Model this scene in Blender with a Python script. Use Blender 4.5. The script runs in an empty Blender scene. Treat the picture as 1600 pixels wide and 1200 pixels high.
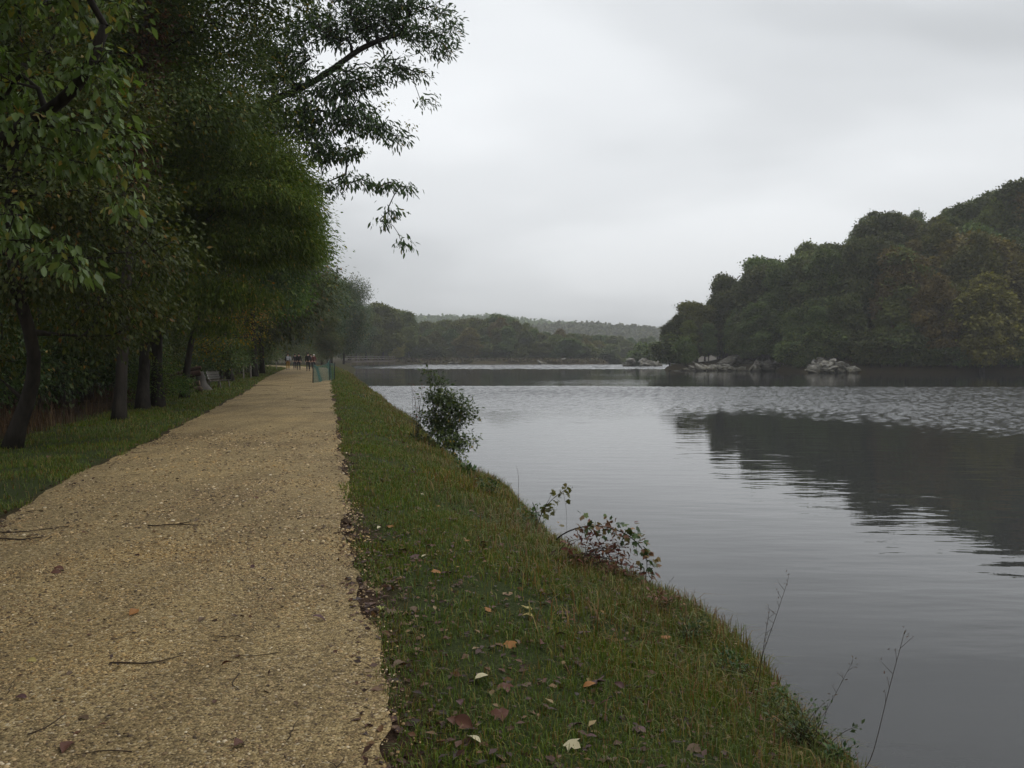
import bpy, math, random
import numpy as np
from mathutils import Vector, Matrix

# ------------------------------------------------------------------ camera, sky, sun, exposure
SC = bpy.context.scene
COL = SC.collection
F_PX = 1331.0                      # focal length in pixels of the 1600 px wide photograph
EYE = 1.6
PITCH = math.atan(45.0 / F_PX)
cam_d = bpy.data.cameras.new('camera')
cam = bpy.data.objects.new('camera', cam_d)
COL.objects.link(cam)
cam.location = (0, 0, EYE)
cam.rotation_euler = (math.pi / 2 - PITCH, 0, 0)
cam_d.sensor_width = 36.0
cam_d.lens = 36.0 * F_PX / 1600.0
cam_d.clip_start = 0.05
cam_d.clip_end = 6000
SC.camera = cam

SUN_EL, SUN_AZ = math.radians(58), math.radians(120)     # azimuth clockwise from +Y
world = bpy.data.worlds.new('World')
SC.world = world
world.use_nodes = True
wn = world.node_tree
wn.nodes.clear()
def N(nt, t, **kw):
    n = nt.nodes.new(t)
    for k, v in kw.items():
        if k == 'ins':
            for i, x in v.items():
                n.inputs[i].default_value = x
        else:
            setattr(n, k, v)
    return n
def MATH(nt, op, a, b=None, c=None, clamp=False):
    n = nt.nodes.new('ShaderNodeMath'); n.operation = op; n.use_clamp = clamp
    for i, x in enumerate((a, b, c)):
        if x is None: continue
        if isinstance(x, (int, float)): n.inputs[i].default_value = x
        else: nt.links.new(x, n.inputs[i])
    return n.outputs[0]
def RAMP(nt, fac, stops, interp='LINEAR'):
    n = nt.nodes.new('ShaderNodeValToRGB'); n.color_ramp.interpolation = interp
    el = n.color_ramp.elements
    while len(el) < len(stops): el.new(0.5)
    for e, (p, c) in zip(el, stops):
        e.position = p
        e.color = (c, c, c, 1) if isinstance(c, (int, float)) else (*c, 1)
    if fac is not None: nt.links.new(fac, n.inputs[0])
    return n.outputs[0]
def MIXC(nt, fac, a, b, blend='MIX'):
    n = nt.nodes.new('ShaderNodeMix'); n.data_type = 'RGBA'; n.blend_type = blend
    for i, x in ((0, fac), (6, a), (7, b)):
        if isinstance(x, (int, float)): n.inputs[i].default_value = x
        elif isinstance(x, tuple): n.inputs[i].default_value = (*x, 1)
        else: nt.links.new(x, n.inputs[i])
    return n.outputs[2]

def build_sky():
    nt = wn
    out = N(nt, 'ShaderNodeOutputWorld')
    bg = N(nt, 'ShaderNodeBackground', ins={1: 0.1})
    tc = N(nt, 'ShaderNodeTexCoord')
    sep = N(nt, 'ShaderNodeSeparateXYZ')
    nt.links.new(tc.outputs['Generated'], sep.inputs[0])
    z = MATH(nt, 'MAXIMUM', sep.outputs[2], 0.0)
    # overcast sky: brighter towards the zenith
    grad = MATH(nt, 'MULTIPLY_ADD', z, 0.5, 1.0)
    # flat cloud deck: direction projected on a plane overhead
    den = MATH(nt, 'ADD', z, 0.22)
    cx = MATH(nt, 'DIVIDE', sep.outputs[0], den)
    cy = MATH(nt, 'DIVIDE', sep.outputs[1], den)
    com = N(nt, 'ShaderNodeCombineXYZ')
    nt.links.new(cx, com.inputs[0]); nt.links.new(cy, com.inputs[1])
    mp = N(nt, 'ShaderNodeMapping')
    mp.inputs['Location'].default_value = (3.1, 1.7, 0)
    mp.inputs['Rotation'].default_value = (0, 0, 0.5)
    mp.inputs['Scale'].default_value = (0.75, 1.0, 1)
    nt.links.new(com.outputs[0], mp.inputs[0])
    n1 = N(nt, 'ShaderNodeTexNoise', ins={'Scale': 0.7, 'Detail': 4.0, 'Roughness': 0.42, 'Distortion': 0.3})
    nt.links.new(mp.outputs[0], n1.inputs['Vector'])
    cl = RAMP(nt, n1.outputs[0], [(0.36, 0.70), (0.46, 0.86), (0.55, 1.0), (0.66, 1.12)], 'EASE')
    v = MATH(nt, 'MULTIPLY', grad, cl)
    tint = RAMP(nt, n1.outputs[0], [(0.3, (6.1, 6.35, 6.6)), (0.7, (7.1, 7.25, 7.4))])
    col = MIXC(nt, 1.0, tint, v, 'MULTIPLY')
    sky = N(nt, 'ShaderNodeTexSky', sky_type='NISHITA', sun_disc=False)
    sky.sun_elevation = SUN_EL; sky.sun_rotation = SUN_AZ
    sky.air_density = 1.0; sky.dust_density = 3.0
    mix = MIXC(nt, 0.04, col, sky.outputs[0])
    nt.links.new(mix, bg.inputs[0])
    nt.links.new(bg.outputs[0], out.inputs[0])
build_sky()
sun_d = bpy.data.lights.new('sun', 'SUN')
sun = bpy.data.objects.new('sun', sun_d)
COL.objects.link(sun)
sun_d.energy = 0.6
sun_d.angle = math.radians(40)
sun_d.color = (1.0, 0.97, 0.92)
sdir = Vector((math.cos(SUN_EL) * math.sin(SUN_AZ), math.cos(SUN_EL) * math.cos(SUN_AZ), math.sin(SUN_EL)))
sun.rotation_euler = sdir.to_track_quat('Z', 'Y').to_euler()
sun.location = (30, -20, 60)
SC.view_settings.view_transform = 'Standard'
SC.view_settings.look = 'None'
SC.view_settings.exposure = 0.3
SC.view_settings.gamma = 1.0
SC.render.engine = 'CYCLES'
cy_ = SC.cycles
cy_.max_bounces = 6; cy_.diffuse_bounces = 3; cy_.glossy_bounces = 3
cy_.transmission_bounces = 3; cy_.volume_bounces = 1; cy_.transparent_max_bounces = 6
cy_.caustics_reflective = False; cy_.caustics_refractive = False

# ------------------------------------------------------------------ helpers
rng = np.random.default_rng(7)
random.seed(7)
WATER = -1.1

def P(px, py, d):
    """World point seen at pixel (px,py) of the 1600x1200 photograph, at forward distance d."""
    u = (px - 800) / F_PX; v = (600 - py) / F_PX
    dy = math.cos(PITCH) + v * math.sin(PITCH)
    dz = -math.sin(PITCH) + v * math.cos(PITCH)
    return np.array([u / dy * d, d, EYE + dz / dy * d])
def G(px, py, z=0.0):
    a = P(px, py, 1.0)
    d = (z - EYE) / (a[2] - EYE)
    return P(px, py, d)

def hash2(ix, iy, s):
    h = (ix.astype(np.int64) * 374761393 + iy.astype(np.int64) * 668265263 + s * 974634721) & 0x7fffffff
    h = ((h ^ (h >> 13)) * 1274126177) & 0x7fffffff
    return ((h ^ (h >> 16)) & 0xffff) / 65535.0
def vnoise(x, y, s=0):
    x = np.asarray(x, float); y = np.asarray(y, float)
    ix = np.floor(x); iy = np.floor(y); fx = x - ix; fy = y - iy
    fx = fx * fx * (3 - 2 * fx); fy = fy * fy * (3 - 2 * fy)
    a = hash2(ix, iy, s); b = hash2(ix + 1, iy, s); c = hash2(ix, iy + 1, s); d = hash2(ix + 1, iy + 1, s)
    return (a * (1 - fx) + b * fx) * (1 - fy) + (c * (1 - fx) + d * fx) * fy
def fbm(x, y, s=0, o=4):
    t = 0; a = 0.5
    for k in range(o):
        t = t + a * vnoise(x * 2 ** k, y * 2 ** k, s + k); a *= 0.5
    return t
def sstep(a, b, x):
    t = np.clip((x - a) / (b - a), 0, 1)
    return t * t * (3 - 2 * t)

def mesh_np(name, V, faces, mat, smooth=False):
    """faces: list of integer arrays (n,k)."""
    me = bpy.data.meshes.new(name)
    V = np.asarray(V, np.float32)
    me.vertices.add(len(V)); me.vertices.foreach_set('co', V.ravel())
    faces = [np.asarray(f, np.int32) for f in faces if len(f)]
    nl = sum(f.size for f in faces); npoly = sum(len(f) for f in faces)
    me.loops.add(nl); me.polygons.add(npoly)
    me.loops.foreach_set('vertex_index', np.concatenate([f.ravel() for f in faces]))
    tot = np.concatenate([np.full(len(f), f.shape[1], np.int32) for f in faces])
    st = np.concatenate([[0], np.cumsum(tot)[:-1]]).astype(np.int32)
    me.polygons.foreach_set('loop_start', st)
    if smooth: me.polygons.foreach_set('use_smooth', np.ones(npoly, bool))
    me.update(calc_edges=True)
    if mat is not None: me.materials.append(mat)
    return me
def link(name, me, parent=None, loc=(0, 0, 0), kind=None):
    o = bpy.data.objects.new(name, me)
    COL.objects.link(o); o.location = loc
    if parent is not None: o.parent = parent
    if kind: o['kind'] = kind
    return o
def tag(o, label=None, cat=None, group=None, kind=None):
    if label: o['label'] = label
    if cat: o['category'] = cat
    if group: o['group'] = group
    if kind: o['kind'] = kind
    return o
def thing(name, label, cat, loc=(0, 0, 0), rz=0.0, group=None):
    o = bpy.data.objects.new(name, None)
    COL.objects.link(o)
    o.empty_display_size = 0.3
    o.location = tuple(float(a) for a in loc); o.rotation_euler = (0, 0, rz)
    return tag(o, label, cat, group)
def copy_thing(root, loc, rz=0.0, sc=(1, 1, 1), label=None, group=None):
    kids = [k for k in root.children]
    r = root.copy(); COL.objects.link(r)
    r.location = tuple(float(a) for a in loc); r.rotation_euler = (0, 0, rz); r.scale = sc
    if label: r['label'] = label
    if group: r['group'] = group
    for k in kids:
        c = k.copy(); COL.objects.link(c); c.parent = r
        for g in list(k.children):
            d = g.copy(); COL.objects.link(d); d.parent = c
    return r

class MB:
    """collects shapes into one mesh"""
    def __init__(s): s.V = []; s.F = {}; s.n = 0
    def add(s, V, F):
        V = np.asarray(V, float)
        for f in F:
            f = np.asarray(f, int)
            if f.ndim == 1: f = f[None]
            s.F.setdefault(f.shape[1], []).append(f + s.n)
        s.V.append(V); s.n += len(V)
    def box(s, c, size, rz=0.0, rx=0.0, bev=0.12):
        sx, sy, sz = [a / 2 for a in size]
        b = min(sx, sy, sz) * bev
        pts = []
        # chamfered box: 24 vertices
        for ax in range(3):
            for sg in (-1, 1):
                for a, d in ((-1, -1), (1, -1), (1, 1), (-1, 1)):
                    q = [0, 0, 0]; h = (sx, sy, sz)
                    q[ax] = sg * h[ax]
                    q[(ax + 1) % 3] = a * (h[(ax + 1) % 3] - b); q[(ax + 2) % 3] = d * (h[(ax + 2) % 3] - b)
                    pts.append(q)
        pts = np.array(pts)
        R = np.array(Matrix.Rotation(rz, 3, 'Z') @ Matrix.Rotation(rx, 3, 'X'))
        import itertools
        quads = []; tris = []
        def idx(ax, sg, a, d):
            k = {(-1, -1): 0, (1, -1): 1, (1, 1): 2, (-1, 1): 3}[(a, d)]
            return ax * 8 + (0 if sg < 0 else 4) + k
        for ax in range(3):
            for sg in (-1, 1):
                f = [ax * 8 + (0 if sg < 0 else 4) + k for k in range(4)]
                quads.append(f if sg > 0 else f[::-1])
        def vi(ax, signs):
            return idx(ax, signs[ax], signs[(ax + 1) % 3], signs[(ax + 2) % 3])
        for ax in range(3):          # edges parallel to ax
            b1, b2 = (ax + 1) % 3, (ax + 2) % 3
            for s1 in (-1, 1):
                for s2 in (-1, 1):
                    A = [0, 0, 0]; B = [0, 0, 0]
                    A[ax] = -1; B[ax] = 1; A[b1] = B[b1] = s1; A[b2] = B[b2] = s2
                    quads.append([vi(b1, A), vi(b1, B), vi(b2, B), vi(b2, A)])
        for sgn in itertools.product((-1, 1), repeat=3):
            tris.append([vi(0, sgn), vi(1, sgn), vi(2, sgn)])
        s.add(pts @ R.T + np.array(c), [np.array(quads), np.array(tris)])
    def tube(s, pts, rad, k=6, cap=True):
        pts = np.asarray(pts, float); n = len(pts)
        rad = np.broadcast_to(np.asarray(rad, float), (n,))
        t = np.gradient(pts, axis=0); t /= np.linalg.norm(t, axis=1)[:, None] + 1e-9
        ref = np.array([0.31, 0.2, 0.93]) if abs(t[0] @ np.array([0, 0, 1.])) < 0.9 else np.array([1., 0.1, 0])
        V = []
        for i in range(n):
            a = np.cross(t[i], ref); a /= np.linalg.norm(a) + 1e-9
            b = np.cross(t[i], a)
            th = np.arange(k) / k * 2 * np.pi
            V.append(pts[i] + rad[i] * (np.cos(th)[:, None] * a + np.sin(th)[:, None] * b))
            ref = -b if False else ref
        V = np.concatenate(V)
        q = []
        for i in range(n - 1):
            for j in range(k):
                q.append([i * k + j, i * k + (j + 1) % k, (i + 1) * k + (j + 1) % k, (i + 1) * k + j])
        s.add(V, [np.array(q)])
        if cap:
            for i0, fl in ((0, True), ((n - 1) * k, False)):
                f = [i0 + j - 0 for j in range(k)]
                s.F.setdefault(k, []).append(np.array([f[::-1] if fl else f]) + s.n - n * k)
    def build(s, name, mat, parent=None, off=(0, 0, 0), smooth=False, loc=(0, 0, 0), kind=None):
        V = np.concatenate(s.V) - np.array(off)
        me = mesh_np(name, V, [np.concatenate(f) for f in s.F.values()], mat, smooth)
        return link(name, me, parent, loc, kind)

# ------------------------------------------------------------------ materials
def newmat(name):
    m = bpy.data.materials.new(name); m.use_nodes = True
    nt = m.node_tree; nt.nodes.clear()
    out = N(nt, 'ShaderNodeOutputMaterial')
    return m, nt, out
def leaf_mat(name, stops, trans=0.32, rough=0.55, spec=0.25, var=0.25):
    m, nt, out = newmat(name)
    geo = N(nt, 'ShaderNodeNewGeometry')
    c = RAMP(nt, geo.outputs['Random Per Island'], stops)
    oi = N(nt, 'ShaderNodeObjectInfo')
    hs = N(nt, 'ShaderNodeHueSaturation')
    nt.links.new(MATH(nt, 'MULTIPLY_ADD', oi.outputs['Random'], 0.05, 0.475), hs.inputs['Hue'])
    nt.links.new(MATH(nt, 'MULTIPLY_ADD', oi.outputs['Random'], var * 2, 1 - var), hs.inputs['Value'])
    # slow colour drift through the crown
    tc = N(nt, 'ShaderNodeTexCoord')
    no = N(nt, 'ShaderNodeTexNoise', ins={'Scale': 0.55, 'Detail': 2.0})
    nt.links.new(tc.outputs['Object'], no.inputs['Vector'])
    nt.links.new(MATH(nt, 'MULTIPLY_ADD', no.outputs[0], 0.6, 0.7), hs.inputs['Saturation'])
    nt.links.new(c, hs.inputs['Color'])
    p = N(nt, 'ShaderNodeBsdfPrincipled', ins={'Roughness': rough, 'Specular IOR Level': spec})
    nt.links.new(hs.outputs[0], p.inputs['Base Color'])
    t = N(nt, 'ShaderNodeBsdfTranslucent')
    br = MIXC(nt, 1.0, hs.outputs[0], (1.25, 1.3, 0.7), 'MULTIPLY')
    nt.links.new(br, t.inputs['Color'])
    mx = N(nt, 'ShaderNodeMixShader', ins={0: trans})
    nt.links.new(p.outputs[0], mx.inputs[1]); nt.links.new(t.outputs[0], mx.inputs[2])
    nt.links.new(mx.outputs[0], out.inputs[0])
    return m
def rough_mat(name, c1, c2, scale=8.0, rough=0.85, bump=0.5, dist=0.02, stretch=(1, 1, 1), spec=0.25, c3=None):
    m, nt, out = newmat(name)
    tc = N(nt, 'ShaderNodeTexCoord')
    mp = N(nt, 'ShaderNodeMapping'); mp.inputs['Scale'].default_value = stretch
    nt.links.new(tc.outputs['Object'], mp.inputs[0])
    no = N(nt, 'ShaderNodeTexNoise', ins={'Scale': scale, 'Detail': 6.0, 'Roughness': 0.6})
    nt.links.new(mp.outputs[0], no.inputs['Vector'])
    st = [(0.3, c1), (0.7, c2)]
    if c3: st = [(0.28, c1), (0.5, c2), (0.72, c3)]
    c = RAMP(nt, no.outputs[0], st)
    p = N(nt, 'ShaderNodeBsdfPrincipled', ins={'Roughness': rough, 'Specular IOR Level': spec})
    nt.links.new(c, p.inputs['Base Color'])
    b = N(nt, 'ShaderNodeBump', ins={'Strength': bump, 'Distance': dist})
    nt.links.new(no.outputs[0], b.inputs['Height']); nt.links.new(b.outputs[0], p.inputs['Normal'])
    nt.links.new(p.outputs[0], out.inputs[0])
    return m

M = {}
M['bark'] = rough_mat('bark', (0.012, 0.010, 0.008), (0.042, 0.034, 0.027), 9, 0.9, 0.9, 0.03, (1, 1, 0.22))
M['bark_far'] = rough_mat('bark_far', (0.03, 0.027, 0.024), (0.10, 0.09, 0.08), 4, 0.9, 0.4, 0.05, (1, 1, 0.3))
M['twig'] = rough_mat('twig_bark', (0.02, 0.013, 0.009), (0.06, 0.04, 0.028), 30, 0.85, 0.3, 0.003)
M['maple'] = leaf_mat('maple_leaf', [(0, (0.074, 0.106, 0.031)), (0.55, (0.121, 0.169, 0.046)), (0.88, (0.162, 0.213, 0.061)), (0.97, (0.257, 0.213, 0.055)), (1, (0.270, 0.150, 0.044))], 0.38, 0.42, 0.4, 0.1)
M['dark_leaf'] = leaf_mat('dark_leaf', [(0, (0.041, 0.067, 0.017)), (0.6, (0.072, 0.107, 0.025)), (0.93, (0.114, 0.146, 0.028)), (1, (0.272, 0.167, 0.028))], 0.28)
M['fine_leaf'] = leaf_mat('fine_leaf', [(0, (0.052, 0.092, 0.014)), (0.6, (0.088, 0.146, 0.021)), (0.95, (0.144, 0.198, 0.030)), (1, (0.315, 0.243, 0.036))], 0.36, 0.55, 0.2, 0.1)
M['walnut'] = leaf_mat('walnut_leaf', [(0, (0.031, 0.055, 0.018)), (0.7, (0.056, 0.089, 0.025)), (0.95, (0.091, 0.121, 0.031)), (1, (0.246, 0.137, 0.026))], 0.25, 0.45, 0.3, 0.1)
M['yellow_leaf'] = leaf_mat('yellow_leaf', [(0, (0.078, 0.114, 0.017)), (0.35, (0.140, 0.163, 0.022)), (0.7, (0.296, 0.244, 0.028)), (1, (0.374, 0.195, 0.022))], 0.36, 0.55, 0.2, 0.1)
M['red_leaf'] = leaf_mat('creeper_leaf', [(0, (0.035, 0.014, 0.010)), (0.6, (0.075, 0.026, 0.016)), (0.9, (0.10, 0.045, 0.02)), (1, (0.05, 0.06, 0.02))], 0.25, 0.6, 0.2, 0.1)
M['shrub_leaf'] = leaf_mat('shrub_leaf', [(0, (0.029, 0.055, 0.018)), (0.7, (0.064, 0.107, 0.032)), (0.95, (0.108, 0.156, 0.037)), (1, (0.252, 0.196, 0.043))], 0.25, 0.45, 0.35, 0.1)
M['vine_leaf'] = leaf_mat('vine_leaf', [(0, (0.105, 0.033, 0.026)), (0.4, (0.173, 0.066, 0.050)), (0.7, (0.120, 0.088, 0.033)), (1, (0.255, 0.121, 0.066))], 0.25, 0.5, 0.3, 0.1)
M['olive_leaf'] = leaf_mat('olive_leaf', [(0, (0.06, 0.055, 0.014)), (0.6, (0.12, 0.11, 0.025)), (1, (0.16, 0.12, 0.035))], 0.3, 0.5, 0.3, 0.1)
M['weed_leaf'] = leaf_mat('weed_leaf', [(0, (0.05, 0.085, 0.028)), (0.7, (0.08, 0.13, 0.045)), (1, (0.11, 0.15, 0.06))], 0.3, 0.5, 0.3, 0.1)
M['hill_green'] = leaf_mat('hill_green_leaf', [(0, (0.046, 0.066, 0.022)), (0.7, (0.083, 0.106, 0.032)), (1, (0.124, 0.139, 0.039))], 0.25, 0.6, 0.15, 0.42)
M['hill_olive'] = leaf_mat('hill_olive_leaf', [(0, (0.064, 0.076, 0.019)), (0.7, (0.106, 0.117, 0.028)), (1, (0.143, 0.142, 0.031))], 0.25, 0.6, 0.15, 0.22)
M['hill_rust'] = leaf_mat('hill_rust_leaf', [(0, (0.081, 0.068, 0.019)), (0.7, (0.138, 0.111, 0.028)), (1, (0.184, 0.150, 0.036))], 0.25, 0.6, 0.15, 0.15)
M['hill_bright'] = leaf_mat('hill_bright_leaf', [(0, (0.05, 0.08, 0.024)), (0.7, (0.08, 0.12, 0.034)), (1, (0.11, 0.14, 0.045))], 0.28, 0.6, 0.15, 0.1)
M['hill_yellow'] = leaf_mat('hill_yellow_leaf', [(0, (0.120, 0.114, 0.026)), (0.7, (0.192, 0.168, 0.039)), (1, (0.240, 0.180, 0.044))], 0.28, 0.6, 0.15, 0.1)
M['grass'] = leaf_mat('grass_blade', [(0, (0.054, 0.082, 0.011)), (0.45, (0.098, 0.141, 0.018)), (0.7, (0.139, 0.171, 0.027)), (0.78, (0.229, 0.178, 0.050)), (0.9, (0.153, 0.089, 0.027)), (1, (0.107, 0.059, 0.023))], 0.3, 0.5, 0.25, 0.0)
M['long_grass'] = leaf_mat('long_grass_blade', [(0, (0.058, 0.077, 0.013)), (0.38, (0.124, 0.143, 0.027)), (0.52, (0.160, 0.149, 0.036)), (0.62, (0.247, 0.175, 0.059)), (0.8, (0.160, 0.077, 0.027)), (1, (0.110, 0.052, 0.023))], 0.3, 0.5, 0.25, 0.0)
M['dead_stalk'] = leaf_mat('dead_stalk', [(0, (0.045, 0.022, 0.014)), (0.6, (0.08, 0.04, 0.025)), (0.9, (0.13, 0.075, 0.04)), (1, (0.05, 0.06, 0.02))], 0.15, 0.7, 0.15, 0.0)
M['litter'] = leaf_mat('litter_leaf', [(0, (0.028, 0.014, 0.010)), (0.5, (0.065, 0.032, 0.02)), (0.8, (0.11, 0.05, 0.024)), (0.93, (0.17, 0.10, 0.04)), (1, (0.32, 0.24, 0.10))], 0.15, 0.5, 0.35, 0.0)
M['stone_bit'] = leaf_mat('gravel_stone', [(0, (0.049, 0.037, 0.022)), (0.35, (0.165, 0.119, 0.053)), (0.7, (0.344, 0.255, 0.102)), (0.93, (0.495, 0.387, 0.180)), (1, (0.633, 0.557, 0.360))], 0.0, 0.7, 0.3, 0.0)
def rock_mat(name, c1, c2, c3):
    m = rough_mat(name, c1, c2, 1.6, 0.85, 1.0, 0.25, (1, 1, 2.0), c3=c3)
    nt = m.node_tree; p = [n for n in nt.nodes if n.type == 'BSDF_PRINCIPLED'][0]; src = p.inputs['Base Color'].links[0].from_socket
    tc = N(nt, 'ShaderNodeTexCoord'); sp = N(nt, 'ShaderNodeSeparateXYZ'); nt.links.new(tc.outputs['Object'], sp.inputs[0])
    no = N(nt, 'ShaderNodeTexNoise', ins={'Scale': 2.5, 'Detail': 4.0}); nt.links.new(tc.outputs['Object'], no.inputs['Vector'])
    z = MATH(nt, 'ADD', sp.outputs[2], MATH(nt, 'MULTIPLY_ADD', no.outputs[0], 0.6, -0.3))
    f = RAMP(nt, z, [(0.12, (0.30, 0.28, 0.24)), (0.45, (0.85, 0.84, 0.78)), (0.9, (1, 1, 1))])
    li = RAMP(nt, no.outputs[0], [(0.52, (1, 1, 1)), (0.62, (0.72, 0.70, 0.50)), (0.7, (0.5, 0.48, 0.36))])
    c = MIXC(nt, 1.0, MIXC(nt, 1.0, src, f, 'MULTIPLY'), li, 'MULTIPLY'); nt.links.new(c, p.inputs['Base Color'])
    return m
M['rock'] = rock_mat('grey_rock', (0.05, 0.047, 0.042), (0.18, 0.17, 0.15), (0.36, 0.35, 0.31))
M['rock_dark'] = rock_mat('dark_rock', (0.03, 0.027, 0.023), (0.10, 0.092, 0.08), (0.22, 0.21, 0.18))
M['wood_grey'] = rough_mat('weathered_wood', (0.10, 0.085, 0.07), (0.22, 0.195, 0.165), 14, 0.8, 0.4, 0.01, (1, 0.15, 1))
M['wood_pale'] = rough_mat('pale_wood', (0.28, 0.27, 0.25), (0.46, 0.45, 0.43), 14, 0.8, 0.3, 0.01, (1, 0.15, 1))
M['log'] = rough_mat('log_bark', (0.022, 0.012, 0.009), (0.065, 0.036, 0.026), 10, 0.85, 0.6, 0.02, (1, 0.3, 1))
M['cut_wood'] = rough_mat('cut_wood', (0.08, 0.045, 0.026), (0.14, 0.085, 0.05), 14, 0.8, 0.3, 0.01)
M['bridge_wood'] = rough_mat('bridge_wood', (0.05, 0.042, 0.036), (0.12, 0.10, 0.085), 5, 0.85, 0.3, 0.02)
M['black_metal'] = rough_mat('black_post', (0.012, 0.012, 0.012), (0.03, 0.03, 0.03), 20, 0.6, 0.2, 0.003)
M['net'] = rough_mat('green_plastic_net', (0.01, 0.085, 0.07), (0.03, 0.14, 0.115), 6, 0.5, 0.1, 0.002)
M['skin'] = rough_mat('skin', (0.42, 0.25, 0.18), (0.5, 0.31, 0.23), 20, 0.55, 0.1, 0.001)
def cloth(name, c): return rough_mat(name, tuple(a * 0.8 for a in c), tuple(a * 1.15 for a in c), 25, 0.85, 0.3, 0.004)

# ------------------------------------------------------------------ terrain
def path_right(y):   # x of the path's right edge
    y = np.asarray(y, float)
    x = -0.5 - 0.217 * (y - 3.3)
    return x - sstep(95, 175, y) * (y - 95) * 0.55 + 0.0
def path_left(y):
    y = np.asarray(y, float)
    w = np.interp(y, [-30, 5, 12, 20, 37, 44, 60, 93, 130, 180], [3.3, 3.3, 3.5, 3.5, 3.75, 4.0, 4.6, 5.0, 5.2, 5.5])
    return path_right(y) - w
SHORE = np.array([(10.0, -32), (3.42, 0), (1.15, 10), (-1.16, 20), (-3.3, 30), (-7.7, 50), (-14.3, 80), (-20.2, 107), (-24.6, 132), (-29.5, 160), (-36, 188), (-41, 204),
    (-36, 236), (-33, 262), (-20, 268), (-8, 264), (6, 269), (18, 265), (30, 274), (38, 320), (60, 400), (140, 560), (260, 600), (200, 480), (120, 350), (64, 236),
    (38, 180), (28.0, 158), (31, 153), (36, 158), (41, 153), (45, 141), (48, 131.5), (55, 131), (64, 129), (78, 128), (110, 116), (160, 70), (190, -32)], float)
def poly_sd(x, y, poly=SHORE):
    """signed distance to water polygon, positive on land"""
    x = np.asarray(x, float); y = np.asarray(y, float)
    best = np.full(x.shape, 1e9); inside = np.zeros(x.shape, bool)
    n = len(poly)
    for i in range(n):
        ax, ay = poly[i]; bx, by = poly[(i + 1) % n]
        dx, dy = bx - ax, by - ay
        t = np.clip(((x - ax) * dx + (y - ay) * dy) / (dx * dx + dy * dy), 0, 1)
        best = np.minimum(best, np.hypot(x - ax - t * dx, y - ay - t * dy))
        c = (ay > y) != (by > y)
        xi = ax + (y - ay) / (dy if dy != 0 else 1e-9) * dx
        inside ^= c & (x < xi)
    return np.where(inside, -best, best)
def ground_z(x, y, sd=None):
    x = np.asarray(x, float); y = np.asarray(y, float)
    if sd is None: sd = poly_sd(x, y)
    wob = (fbm(x * 0.7, y * 0.7, 3) - 0.47) * 0.55 + (fbm(x * .3, y * .3, 8, 2) - .37) * 1.0 - .0
    s = sd + wob * sstep(-1, 0.6, sd) * (1 - sstep(2, 2.6, sd))
    z = np.interp(s, [-8, -1.5, 0, 0.3, 0.65, 1.2, 2.0, 2.6, 4], [-2.6, -1.9, WATER, -0.72, -0.5, -0.33, -0.1, -0.02, 0.0])
    # the wooded hill on the right
    m = (x > 20) & (y < 40 + 6 * x)
    hm = np.interp(x, [26, 36, 48, 62, 80, 110, 160, 260], [1.5, 3.5, 8, 12, 17, 24, 30, 34])
    bump = (fbm(x * 0.12, y * 0.12, 11) - 0.47) * 4
    z = z + np.where(m, (sstep(-2, 38, s) * hm + bump * sstep(2, 12, s)) * (1 - sstep(215, 290, y)), 0)
    # far land behind the lake
    z = z + sstep(300, 420, y) * sstep(4, 60, sd) * (fbm(x * 0.01, y * 0.01, 5) * 8) * np.where(x > 20 + (y - 330) * 0.4, 0.6, 1.0)
    # forest floor on the left, a little uneven and falling off
    le = path_left(y) - 3.0
    fz = sstep(0, 8, le - x) * (y < 200)
    z = z + fz * ((fbm(x * 0.35, y * 0.35, 9) - 0.47) * 0.5 - 0.15)
    return z

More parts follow.
